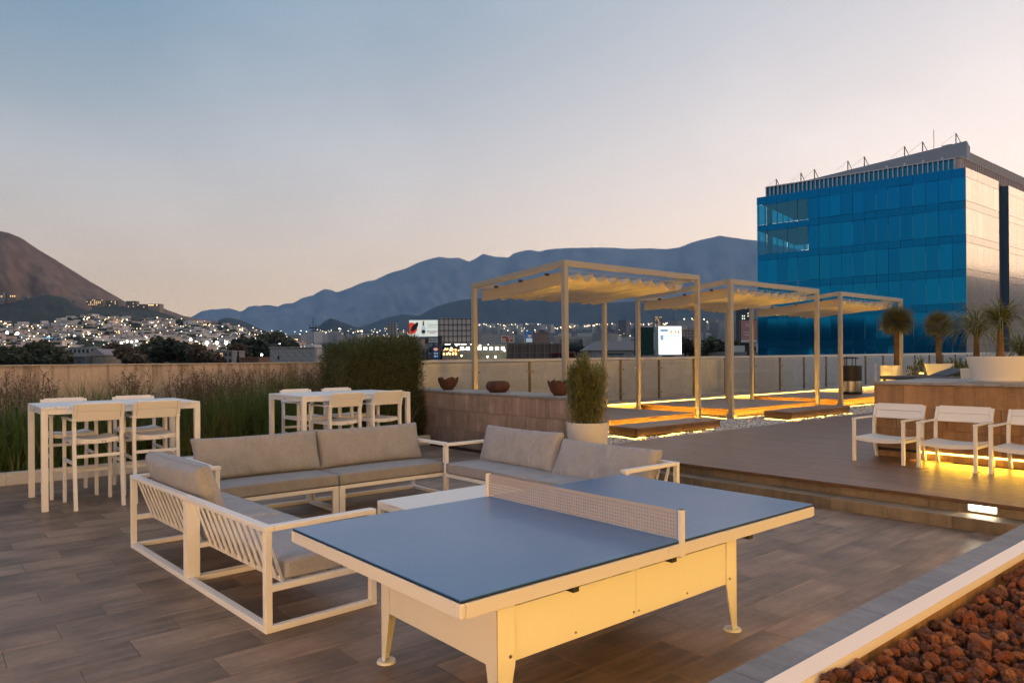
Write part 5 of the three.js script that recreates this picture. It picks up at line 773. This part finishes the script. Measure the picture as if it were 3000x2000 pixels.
{ // floodlit sports ground: lamp masts
  const r = rng(451), xs = [[575, 1004], [606, 1004], [635, 1004], [662, 1004], [681, 1010], [694, 1015], [707, 1014], [400, 999], [372, 1000], [385, 1001], [437, 1000], [448, 1002], [355, 1004], [558, 995], [20, 974], [50, 976], [155, 1057], [392, 1057], [588, 1056], [766, 1039], [595, 1029]];
  xs.forEach(([x, y], i) => { const Z = y > 1030 ? 170 : 430, p = px(x, y, Z), big = i < 7 ? 1 : i < 13 ? .62 : i < 16 ? .8 : .3, t = thing('floodlight', i < 7 ? 'bright floodlight on a mast over the sports ground' : i < 13 ? 'smaller floodlight in the trees left of the sports ground' : i < 16 ? 'bright white street lamp among the hillside houses' : 'small bright lamp low behind the plaster wall', 'floodlight', new THREE.Vector3(p.x, p.y - 16, p.z), 0, i < 7 ? 'sports ground floodlights' : i < 13 ? 'smaller floodlights in the trees' : i < 16 ? 'bright street lamps' : 'lamps low behind the plaster wall');
    part('mast', cyl(0, -6, 15.4, 0, .16, .10, 8), M.darkMetal, t); const g = new THREE.SphereGeometry(.95 * big * (Z < 200 ? .9 : 1), 14, 10); g.translate(0, 16, 0); part('lamp_head', g, mat({ color: 0x333333, emissive: i === 14 ? lin(.7, .85, 1) : lin(.95, 1, .84), emissiveIntensity: 16 }), t); if (i < 7) { const L = new THREE.PointLight(lin(.92, 1, .8), 900, 160, 2); L.position.set(p.x, p.y, p.z + 1.4); L.castShadow = true; scene.add(L); } });
}
{ // lattice mast at the hedge, radio mast on the hill
  const mastAt = (label, x, yt, yb, Z, w) => { const a = px(x, yb, Z), h = px(x, yt, Z).y - a.y, t = thing('radio_mast', label, 'mast', a, 0); for (const [sx, sz] of [[-1, -1], [1, -1], [0, 1]]) part('upright', bar([sx * w, -8, sz * w], [sx * w * .4, h, sz * w * .4], w * .22, w * .22, .001), M.darkMetal, t); for (let y = 0; y < h; y += h / 14) { const k = w * (1 - .6 * y / h); part('brace', [bar([-k, y, -k], [k, y + h / 14, -k], w * .12, w * .12, .001), bar([k, y, -k], [0, y + h / 14, k], w * .12, w * .12, .001)], M.darkMetal, t); } return [t, h]; };
  const [t, h] = mastAt('dark antenna mast with panel antennas beside the hedge', 917, 931, 1012, 240, .22); for (const s of [-1, 1]) part('antenna_panel', bx(s * 1.0 - .12, s * 1.0 + .12, h * .60, h * .76, -.1, .1), M.darkMetal, t); part('platform_ring', bx(-1.05, 1.05, h * .62, h * .66, -.5, .5), M.darkMetal, t); part('antenna_panel', cyl(0, h, h * 1.02, 0, .03, .03, 6), M.darkMetal, t); shade(t);
  const q = mastAt('thin radio mast on the suburb hill', 1974, 900, 938, 2650, 1.6); shade(q[0]);
}
/* billboards */
function canvasTex(w, h, draw) { const c = document.createElement('canvas'); c.width = w; c.height = h; const x = c.getContext('2d'); draw(x, w, h); const t = new THREE.CanvasTexture(c); t.colorSpace = THREE.SRGBColorSpace; t.magFilter = THREE.LinearFilter; return t; }
function billboard(label, x0, x1, y0, y1, Z, tx, o = {}) {
  const a = px(x0, y1, Z), b = px(x1, y0, Z), w = b.x - a.x, h = b.y - a.y, t = thing('billboard', label, 'billboard', new THREE.Vector3((a.x + b.x) / 2, a.y, -Z), o.turn || 0);
  part('frame', cb(-w / 2 - .12, w / 2 + .12, -.12, h + .12, -(o.deep || .35), -.03, .03), o.frame || M.darkMetal, t); const g = new THREE.PlaneGeometry(w, h); g.translate(0, h / 2, .0); part('poster', g, tx ? mat({ color: o.emit ? 0x000000 : 0xffffff, map: o.emit ? null : tx, roughness: .7, ...(o.emit ? { emissive: 0xffffff, emissiveMap: tx, emissiveIntensity: o.emit } : {}) }) : mat({ color: lin(...o.c), roughness: .8 }), t);
  part('post', cyl(o.post ?? 0, -22, -.12, -.25, .35, .35, 12), M.darkMetal, t); return shade(t);
}
billboard('lit white billboard with a black bird, a red disc and a bottle', 1199, 1283, 937, 986, 200, canvasTex(512, 300, (x, w, h) => { x.fillStyle = '#e8efe8'; x.fillRect(0, 0, w, h); x.fillStyle = '#e2452c'; x.beginPath(); x.arc(40, 150, 105, 0, 7); x.fill(); x.fillStyle = '#15171c'; x.beginPath(); x.ellipse(95, 130, 92, 42, -.9, 0, 7); x.fill(); x.beginPath(); x.arc(142, 62, 22, 0, 7); x.fill(); x.beginPath(); x.moveTo(20, 190); x.lineTo(70, 170); x.lineTo(60, 220); x.fill(); x.fillStyle = '#23262b'; x.fillRect(242, 40, 26, 70); x.fillStyle = '#b07a3e'; x.fillRect(240, 14, 30, 30); x.fillStyle = '#c9cfcb'; x.beginPath(); x.ellipse(255, 190, 42, 90, 0, 0, 7); x.fill(); x.fillStyle = '#20242a'; x.beginPath(); x.arc(255, 210, 34, 0, 7); x.fill(); x.fillStyle = '#55585a'; x.font = 'italic 50px serif'; x.textAlign = 'center'; x.fillText('Cuervo', 412, 105); x.font = '24px serif'; x.fillText('TRADICIONAL', 412, 140); x.font = 'bold 36px sans-serif'; x.fillText('REPOSADO', 412, 220); x.fillStyle = '#b8402e'; x.fillRect(350, 232, 120, 10); }), { emit: .80, post: 1 });
{ // back of a billboard: corrugated sheets on a frame
  const Z = 190, a = px(1285, 1006, Z), b = px(1400, 931, Z), w = b.x - a.x, h = b.y - a.y, t = thing('billboard', 'rusty back of a tall billboard with corrugated sheets and steel grid', 'billboard', new THREE.Vector3((a.x + b.x) / 2, a.y, -Z), .06), sm1 = mat({ color: lin(.72, .60, .52), roughness: .7 }), sm2 = mat({ color: lin(.58, .47, .40), roughness: .7 });
  for (let k = 0; k < 26; k++) part('sheet', cb(-w / 2 + k * w / 26 + .012, -w / 2 + (k + 1) * w / 26 - .012, 0, h * (1 - .012 * (k / 26)), -.12 - (k % 2) * .06, -.05 - (k % 2) * .06, .02), k % 3 ? sm1 : sm2, t);
  for (let k = 0; k < 5; k++) part('frame_bar', cb(-w / 2, w / 2, h * (.04 + .23 * k), h * (.04 + .23 * k) + .16, .0, .12, .02), M.darkMetal, t); for (let k = 0; k < 9; k++) part('frame_bar', cb(-w / 2 + (k + .3) * w / 9, -w / 2 + (k + .3) * w / 9 + .14, -.2, h, .121, .25, .02), M.darkMetal, t);
  part('post', cyl(-w / 2 + .4, -20, h * .3, .9, .55, .55, 14), M.darkMetal, t); const lm = mat({ color: 0x333333, emissive: lin(1, .93, .72), emissiveIntensity: 5 }); for (const x of [-.25, 0, .16, .4]) part('lamp_bar', bx(x * w - .9, x * w + .5, -.35, -.15, -.6, -.4), lm, t); shade(t);
}
billboard('small phone number board under the bird billboard', 1256, 1286, 990, 1003, 195, canvasTex(256, 110, (x, w, h) => { x.fillStyle = '#cfcac6'; x.fillRect(0, 0, w, h); x.fillStyle = '#2b3a6b'; x.font = 'bold 78px sans-serif'; x.textAlign = 'center'; x.fillText('10-52-6', 128, 82); }), {});
billboard('narrow board with a pale portrait beside the hedge top', 1226, 1256, 990, 1022, 196, canvasTex(128, 128, (x, w, h) => { x.fillStyle = '#9b8d86'; x.fillRect(0, 0, w, h); x.fillStyle = '#c9a58d'; x.fillRect(40, 20, 40, 80); x.fillStyle = '#6b2f27'; x.fillRect(84, 6, 40, 60); }), {});
billboard('blue petrol price sign beside the billboard post', 1266, 1287, 1014, 1062, 170, canvasTex(128, 290, (x, w, h) => { x.fillStyle = '#0d2c52'; x.fillRect(0, 0, w, h); x.fillStyle = '#e8722d'; x.beginPath(); x.arc(64, 52, 34, 0, 7); x.fill(); x.fillStyle = '#e9eef2'; x.fillRect(26, 46, 76, 14); x.font = 'bold 38px sans-serif'; x.textAlign = 'center'; x.fillText('17.9', 64, 140); x.fillText('18.5', 64, 190); }), { emit: .8 });
billboard('small white board with orange blocks between the pergola posts', 1468, 1508, 982, 1004, 260, canvasTex(256, 140, (x, w, h) => { x.fillStyle = '#dccabd'; x.fillRect(0, 0, w, h); x.fillStyle = '#b9573c'; x.fillRect(20, 16, 110, 40); x.fillRect(90, 50, 60, 80); x.fillRect(160, 10, 26, 40); x.fillRect(200, 10, 26, 40); x.fillRect(170, 70, 60, 50); x.fillStyle = '#cfa18e'; x.fillRect(20, 80, 60, 40); }), {});
billboard('narrow blue poster with a dark haired figure', 1540, 1561, 970, 1002, 255, canvasTex(128, 200, (x, w, h) => { x.fillStyle = '#3f74b4'; x.fillRect(0, 0, w, h); x.fillStyle = '#d9b49c'; x.beginPath(); x.ellipse(74, 80, 26, 36, 0, 0, 7); x.fill(); x.fillStyle = '#2a211d'; x.fillRect(46, 34, 56, 26); x.fillStyle = '#d7e4ee'; x.fillRect(10, 130, 110, 70); }), { emit: .5 });
{ const Z = 120, a = px(1486, 1060, Z), b = px(1660, 1004, Z), w = b.x - a.x, h = b.y - a.y, t = thing('billboard', 'long dark brown billboard back with a thin steel grid', 'billboard', new THREE.Vector3((a.x + b.x) / 2, a.y, -Z), 0), bm = [mat({ color: lin(.16, .105, .075), roughness: .8 }), mat({ color: lin(.12, .08, .058), roughness: .8 })]; for (let k = 0; k < 16; k++) part('panel', cb(-w / 2 + k * w / 16 + .01, -w / 2 + (k + 1) * w / 16 - .01, 0, h, -.12, -.04, .02), bm[k % 2], t); for (const y of [.08, .46, .93]) part('frame_bar', cb(-w / 2, w / 2, h * y, h * y + .06, 0, .05, .01), M.coping, t); for (let k = 0; k <= 8; k++) part('frame_bar', cb(-w / 2 + k * w / 8 - .03, -w / 2 + k * w / 8 + .03, 0, h, .051, .10, .01), M.coping, t); part('post', cyl(0, -16, 0, -.4, .3, .3, 12), M.darkMetal, t); shade(t); }
{ const t = billboard('glaring white billboard with three figures and a green side', 1930, 1998, 956, 1038, 110, canvasTex(256, 310, (x, w, h) => { x.fillStyle = '#ffffff'; x.fillRect(0, 0, w, h); x.fillStyle = '#5d7183'; x.fillRect(14, 24, 92, 130); x.fillStyle = '#e9eef2'; x.fillRect(20, 60, 80, 34); x.fillRect(56, 102, 40, 46); for (const [a, s] of [[140, 1], [188, .8], [226, 1]]) { x.fillStyle = '#a9763f'; x.beginPath(); x.ellipse(a, 60, 12, 26 * s, 0, 0, 7); x.fill(); x.fillStyle = '#8aa0ad'; x.fillRect(a - 12, 84, 24, 46 * s); x.fillStyle = '#c6a06a'; x.fillRect(a - 6, 120, 12, 60 * s); } }), { emit: 2.6, deep: 1.6, turn: .12, frame: mat({ color: lin(.55, .58, .5), roughness: .6 }) }); part('side_board', bx(-4.75, -2.05, -.1, 4.25, -3.2, -1.7), mat({ color: lin(.008, .045, .035), roughness: .6 }), t); shade(t); }
billboard('pink billboard with pale lettering beside the blue tower', 2172, 2219, 938, 1003, 150, canvasTex(200, 270, (x, w, h) => { x.fillStyle = '#c98b80'; x.fillRect(0, 0, w, h); x.fillStyle = '#e9cfc6'; x.font = 'italic bold 48px sans-serif'; x.textAlign = 'center'; x.fillText('ACM', 104, 72); x.fillRect(30, 140, 130, 10); x.fillRect(50, 170, 90, 14); x.fillRect(0, 238, 200, 32); }), { deep: .9 });
{ // yellow footbridge truss
  const Z = 175, a = px(1338, 1062, Z), b = px(1486, 1034, Z), w = b.x - a.x, h = b.y - a.y, t = thing('footbridge', 'yellow steel truss footbridge lit by the service station', 'bridge', new THREE.Vector3((a.x + b.x) / 2, a.y, -Z), 0), ym = mat({ color: lin(.60, .42, .03), roughness: .5 }); for (const y of [.12, h - .1]) for (const z of [-1, 1]) part('chord', cb(-w / 2, w / 2, y - .09, y + .09, z - .08, z + .08, .01), ym, t); const n = 10; for (let k = 0; k < n; k++) for (const z of [-1, 1]) part('diagonal', bar([-w / 2 + k * w / n, k % 2 ? h - .1 : .12, z], [-w / 2 + (k + 1) * w / n, k % 2 ? .12 : h - .1, z], .09, .09, .01), ym, t); part('walkway', bx(-w / 2, w / 2, 0, .08, -.9, .9), M.darkMetal, t); for (const s of [-1, 1]) part('pier', cyl(s * w * .46, -18, .0, 0, .35, .35, 10), M.darkMetal, t); shade(t); }
/* nearer trees over the garden wall */
{
  const r = rng(461), lg = new THREE.PlaneGeometry(.55, .4), mk = (n, seed) => { const q = rng(seed), L = []; for (let i = 0; i < n; i++) { let x, y, z; const lobe = i % 7, la = lobe * 2.4, lx = lobe ? Math.cos(la) * 1.5 : 0, lz = lobe ? Math.sin(la) * 1.5 : 0, ly = 3.1 + Math.sin(lobe * 4.1) * .8, R = 1.35 + .4 * Math.sin(lobe * 2.9); do { x = q() * 2 - 1; y = q() * 2 - 1; z = q() * 2 - 1; } while (x * x + y * y + z * z > 1); const k = R * (.75 + .4 * fbm(x * 3 + lobe, y * 3 + z, 3, 2)); const g = lg.clone(); g.rotateX(q() * 6); g.rotateY(q() * 6); g.translate(lx + x * k, ly + y * k * .85, lz + z * k); const c = .6 + .7 * q(); L.push(paint(plain(g), c, c, c * .95)); } return mergeGeometries(L); };
  const crowns = [mk(1500, 5), mk(1500, 6)], cm = [[.095, .085, .032], [.055, .06, .025], [.14, .085, .042]].map(c => pmat({ color: lin(...c), roughness: .9, vertexColors: true, side: THREE.DoubleSide, transmission: .2, thickness: 0 })), tg = merge([tube([[0, -9, 0], [.1, 0, 0], [0, 2, .1], [.1, 3.4, 0]], .16, 10, 7), tube([[0, 1.4, 0], [.5, 2.4, .3], [1.2, 3.0, .8]], .08, 6, 6), tube([[0, 1.6, 0], [-.6, 2.5, -.2], [-1.2, 3.2, -.6]], .08, 6, 6)]);
  const T = [[10, 1044, 90, 1], [60, 1046, 100, 0], [110, 1034, 120, 0], [165, 1038, 118, 0], [135, 1050, 95, 1], [345, 1036, 130, 2], [380, 1044, 120, 2], [480, 1030, 150, 1], [520, 1026, 150, 1], [560, 1034, 145, 1], [600, 1042, 135, 2], [730, 1018, 300, 1], [752, 1026, 260, 1], [780, 1024, 330, 0], [830, 1000, 480, 0], [800, 1004, 480, 0], [2020, 1016, 150, 1], [2060, 1022, 160, 1], [2110, 1024, 220, 1], [2160, 1026, 230, 1], [440, 1022, 260, 0], [700, 1030, 200, 2]];
  T.forEach(([x, y, Z, m], i) => { const p = px(x, y, Z), t = thing('tree', ['olive green tree with a loose crown beyond the roof walls', 'dark green dense tree beyond the roof walls', 'brownish sparse tree beyond the roof walls'][m], 'tree', p, r() * 6, ['olive trees beyond the roof walls', 'dark trees beyond the roof walls', 'brown trees beyond the roof walls'][m]); const s = Z / 130 * (.85 + .4 * r()); t.scale.setScalar(s); t.position.y -= 3.3 * s; part('trunk', tg, M.wood, t); part('crown', crowns[i % 2], cm[m], t); shade(t); });
  const cyp = (x, y0, y1, Z) => { const a = px(x, y1, Z), h = px(x, y0, Z).y - a.y, t = thing('cypress', 'slim dark cypress in front of the floodlights', 'tree', a, 0); const L = [], q = rng(471); for (let i = 0; i < 900; i++) { const y = q(), R = .42 * Math.sin(Math.PI * Math.pow(y, .55)) + .03, an = q() * 6.28, g = new THREE.PlaneGeometry(.2, .3); g.rotateY(q() * 6); g.rotateX((q() - .5)); g.translate(Math.cos(an) * R * (.6 + .4 * q()), y * (h + 4) - 4, Math.sin(an) * R * (.6 + .4 * q())); const c = .6 + .6 * q(); L.push(paint(plain(g), c, c, c)); } part('crown', mergeGeometries(L), cm[1], t); part('trunk', cyl(0, -8, h * .5, 0, .1, .06, 8), M.wood, t); shade(t); }; cyp(697, 1030, 1066, 140);
}
/* ---------- blue glass tower ---------- */
{
  const Z0 = 75, X0 = 1333.2 / 2104 * Z0, TU = Math.atan2(.624, -.781), wF = 21.9, top = 21.3, t = thing('glass_tower', 'tall office tower of deep blue mirror glass with a finned roof screen', 'building', new THREE.Vector3(X0, 0, -Z0), TU);
  const dp = 15, rd = [-.2144, .9767];                                    // right face runs along rd
  const bl = [[.002, .185, .43], [.002, .205, .46], [.002, .165, .39], [.003, .195, .42], [.002, .175, .41]].map(c => mat({ color: lin(...c), roughness: .06, metalness: .92 })), sp = mat({ color: lin(.002, .15, .36), roughness: .1, metalness: .92 });
  const see = pmat({ color: lin(.02, .52, .74), roughness: .03, metalness: .30, transmission: 1, thickness: 0, ior: 1.5 });
  const glowMirror = [[.80, .70, .55], [.84, .735, .575], [.77, .675, .53]].map(c => mat({ color: lin(...c), roughness: .12, metalness: 1 })), spS = mat({ color: lin(.74, .64, .50), roughness: .16, metalness: 1 }), joint = mat({ color: lin(.10, .15, .20), roughness: .6 });  // side pane colours carry the sunset reflection
  const rows = []; let y = top; rows.push([y - 1.0, y, 1]); y -= 1.0; rows.push([y - 2.45, y, 0]); y -= 2.45; while (y > 0) { rows.push([y - .78, y, 1]); y -= .78; rows.push([Math.max(y - 2.8, -3), y, 0]); y -= 2.8; }
  const r = rng(501), nC = 18, cw = wF / nC, gp = .011;
  rows.forEach(([y0, y1, s], j) => { for (let i = 0; i < nC; i++) { const clear = i >= nC - 5 && !s && j >= 1 && j <= 3; const g = cb(i * cw + gp, (i + 1) * cw - gp, y0 + gp, y1 - gp, -.04, .0, .008); const m = part('glass_pane', g, clear ? see : s ? sp : bl[(r() * 5) | 0], t); m.rotation.x = (r() - .5) * .008; m.rotation.y = (r() - .5) * .006; } });
  const cap = mat({ color: lin(.10, .34, .46), roughness: .3, metalness: .7 }); rows.forEach(([y0, y1, s], j) => { if (!s && j > 0) for (let i = 1; i < 10; i++) if (hash2(i, j, 9) < .75) part('mullion_cap', bx(i * cw - .018, i * cw + .018, y0 + .1, y1 - (y1 - y0) * .35 * hash2(i, j, 4), -.075, -.045), cap, t); });
  // core: solid except for the glazed corner room on the upper floors
  part('core', bx(.0, wF - 5 * cw, -16, top - .02, .05, dp), joint, t); part('core', bx(wF - 5 * cw, wF, -16, rows[5][0] - .8, .05, dp), joint, t);
  for (const yy of [top - .35, rows[1][0] - .4, rows[3][0] - .4]) part('floor_slab', bx(wF - 5 * cw, wF - .05, yy - .25, yy + .25, .06, dp), mat({ color: lin(.12, .13, .14), roughness: .9 }), t);
  for (let k = 0; k < 7; k++) part('mullion', bx(wF - .12, wF - .02, rows[5][0] - .8, top - .1, .3 + k * 2.3, .45 + k * 2.3), joint, t); for (let k = 0; k < 4; k++) part('mullion', bx(wF - 5 * cw + k * 1.6, wF - 5 * cw + k * 1.6 + .12, rows[5][0] - .8, top - .1, dp - .15, dp), joint, t);
  part('column', bx(wF - 1.55, wF - 1.05, rows[5][0] - .8, top - .1, .5, 1.0), mat({ color: lin(.10, .12, .13), roughness: .9 }), t);
  // right face: mirror panes, warm western glow put into their colour
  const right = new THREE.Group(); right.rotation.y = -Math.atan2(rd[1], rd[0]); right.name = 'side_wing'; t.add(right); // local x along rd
  const seg = (a, b, n, kind) => rows.forEach(([y0, y1, s]) => { const w = (b - a) / n; for (let i = 0; i < n; i++) { const g = cb(a + i * w + gp, a + (i + 1) * w - gp, y0 + gp, y1 - gp, -.0, .05, .008); if (kind) kind.push(g); else part('glass_pane', g, s ? spS : glowMirror[(r() * 3) | 0], right); } });
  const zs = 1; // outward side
  seg(.02, 9.9, 6); const more = []; seg(13.1, 45, 12, more); part('glass_pane', more, glowMirror[0], right).userData.kind = 'stuff';
  part('wing_core', bx(.0, 9.9, -16, top - .02, -6, -.05), joint, right); part('wing_core', bx(13.1, 45, -16, top - .02, -6, -.05), joint, right); part('recess', bx(9.9, 13.1, -16, top - .6, -6, -2.2), sp, right); part('red_edge', bx(9.86, 9.96, -16, top, .0, .07), mat({ color: lin(.30, .06, .05), roughness: .5 }), right);
  // roof screen of fins
  const fin = mat({ color: lin(.72, .68, .68), roughness: .5 }), finW = mat({ color: lin(.72, .52, .42), roughness: .6 }), dark = mat({ color: lin(.012, .16, .30), roughness: .15, metalness: .9 });
  part('screen_back', bx(.7, wF - .9, top + .02, top + 1.2, .95, 1.15), dark, t); const nF = 42; for (let k = 0; k <= nF; k++) { const x = lerp(.6, wF - .9, k / nF); part('fin', bx(x - .05, x + .05, top + .02, top + 1.22, .62, .94), fin, t); } part('screen_cap', bx(.55, wF - .85, top + 1.221, top + 1.33, .60, 1.1), fin, t);
  const fr = []; for (let k = 0; k < 60; k++) fr.push(bx(.3 + k * .55, .3 + k * .55 + .16, top + .02, top + 1.22, -.9, -.5)); const fs = part('fin', fr, finW, right); fs.userData.kind = 'stuff'; part('screen_back', bx(.2, 34, top + .02, top + 1.2, -1.1, -.92), finW, right); part('screen_cap', bx(.2, 34, top + 1.221, top + 1.3, -1.1, -.48), finW, right);
  // plant room wedge and stone wall
  const ws = new THREE.Shape(); ws.moveTo(0, top); ws.lineTo(wF - 1, top); ws.lineTo(wF - 1, top + 1.55); ws.lineTo(0, top + 3.55); ws.closePath(); const wg = new THREE.ExtrudeGeometry(ws, { depth: 3, bevelEnabled: false }); wg.translate(.2, 0, 3.2); part('plant_room', uvBox(plain(wg)), mat({ color: lin(.42, .39, .42), roughness: .9 }), t);
  const sw = new THREE.Shape(); sw.moveTo(3.2, top); sw.lineTo(45, top); sw.lineTo(45, top + 3.6); sw.lineTo(3.2, top + 3.6); sw.closePath(); const sg = new THREE.ExtrudeGeometry(sw, { depth: 1, bevelEnabled: false }); sg.translate(0, 0, -3.4); part('stone_wall', uvBox(plain(sg)), mat({ color: lin(.86, .70, .60), roughness: .95, map: tStone, bumpMap: tStone, bumpScale: .05 }), right);
  // davit poles along the roof
  const dm = mat({ color: lin(.16, .07, .055), roughness: .7 }); [1.2, 4.4, 6.2, 10.4, 12.2, 16.0, 17.6, 20.6].forEach((x, k) => { const yb = top + 3.55 - 2.0 * x / (wF - 1), z = 3.3, h = 1.15; const p = part('davit', [bar([x, yb - .2, z], [x, yb + h, z], .10, .10, .01), bar([x - .5, yb - .1, z], [x - .02, yb + h - .05, z], .07, .07, .01)], dm, t); part('cable', tube([[x, yb + h, z], [x + .7, yb + h * .55, z], [x + 1.4, yb + .15, z]], .012, 4, 4), M.darkMetal, p); });
  part('aerial', bar([3.3, top + 3, 3.3], [3.3, top + 5.4, 3.3], .05, .05, .005), M.darkMetal, t); part('edge_lamp', [2.2, 4.0, 5.8, 7.6].map(x => { const g = new THREE.SphereGeometry(.12, 8, 6); g.translate(x, top + 1.52, .9); return g; }), mat({ color: lin(.7, .6, .5), roughness: .5 }), t);
  shade(t);
}
/* wooded ridge to the west, seen only mirrored in the tower's side */
ridge('hill', 'wooded western ridge mirrored in the side of the glass tower', [[3900, 945], [4400, 800], [5200, 640], [6400, 420], [8200, 300], [10500, 200], [14000, 420]], 260, 160, { n: 120, m: 14, seed: 61, rough: 34, smooth: 20, col: [.24, .20, .20], col2: [.32, .27, .26] });

/* the city behind the terrace, seen only mirrored in the tower's blue front */
{
  const r = rng(611), pos = [], idx = [], n = 80; for (let i = 0; i <= n; i++) { const a = lerp(-85, -165, i / n) / R2D, h = 26 + 26 * fbm(i * .09, 2, 5, 4); [[520, -16], [760, h], [900, h * .5]].forEach(([d, y]) => pos.push(Math.sin(a) * d, y, -Math.cos(a) * d)); if (i < n) for (let j = 0; j < 2; j++) { const k = i * 3 + j; idx.push(k, k + 1, k + 3, k + 1, k + 4, k + 3); } }
  const q = new THREE.BufferGeometry(); q.setAttribute('position', new THREE.BufferAttribute(new Float32Array(pos), 3)); q.setIndex(idx); q.computeVertexNormals(); const m = new THREE.Mesh(q, mat({ color: lin(.04, .042, .035), roughness: 1, side: THREE.DoubleSide })); m.name = numbered('hill'); tag(m, 'dark eastern hillside mirrored in the front of the blue tower', 'hill', null, 'structure'); scene.add(m);
  const ms = [], bs = [], cs = []; for (let i = 0; i < 170; i++) { const a = lerp(-90, -160, r()) / R2D, t = r(), d = lerp(540, 750, t), y = lerp(-12, 30, t) + 4; ms.push(mtx(Math.sin(a) * d, y, -Math.cos(a) * d, 0, 0, .45 + .7 * r())); } for (let i = 0; i < 260; i++) { const a = lerp(-90, -160, r()) / R2D, t = r(), d = lerp(530, 760, t), w = 6 + 9 * r(), h = 6 + 9 * r(); bs.push(mtx(Math.sin(a) * d, lerp(-14, 28, t) + h * .3, -Math.cos(a) * d, r() * 3, 0, [w, h, w])); const k = .2 + .35 * r(); cs.push(new THREE.Color().setRGB(k, k * .9, k * .82)); }
  const L = inst('city_lights', new THREE.IcosahedronGeometry(1, 1), mat({ color: 0x222222, emissive: lin(1, .9, .7), emissiveIntensity: 8 }), ms); tag(L, 'lamps of the eastern city mirrored in the blue tower', 'lights', null, 'stuff'); scene.add(L);
  const B = inst('distant_town', new THREE.BoxGeometry(1, 1, 1), mat({ color: 0xffffff, roughness: .9 }), bs, cs); B.name = numbered('distant_town'); tag(B, 'eastern city blocks mirrored in the blue tower', 'town', null, 'stuff'); scene.add(B);
}
renderer.render(scene, camera);
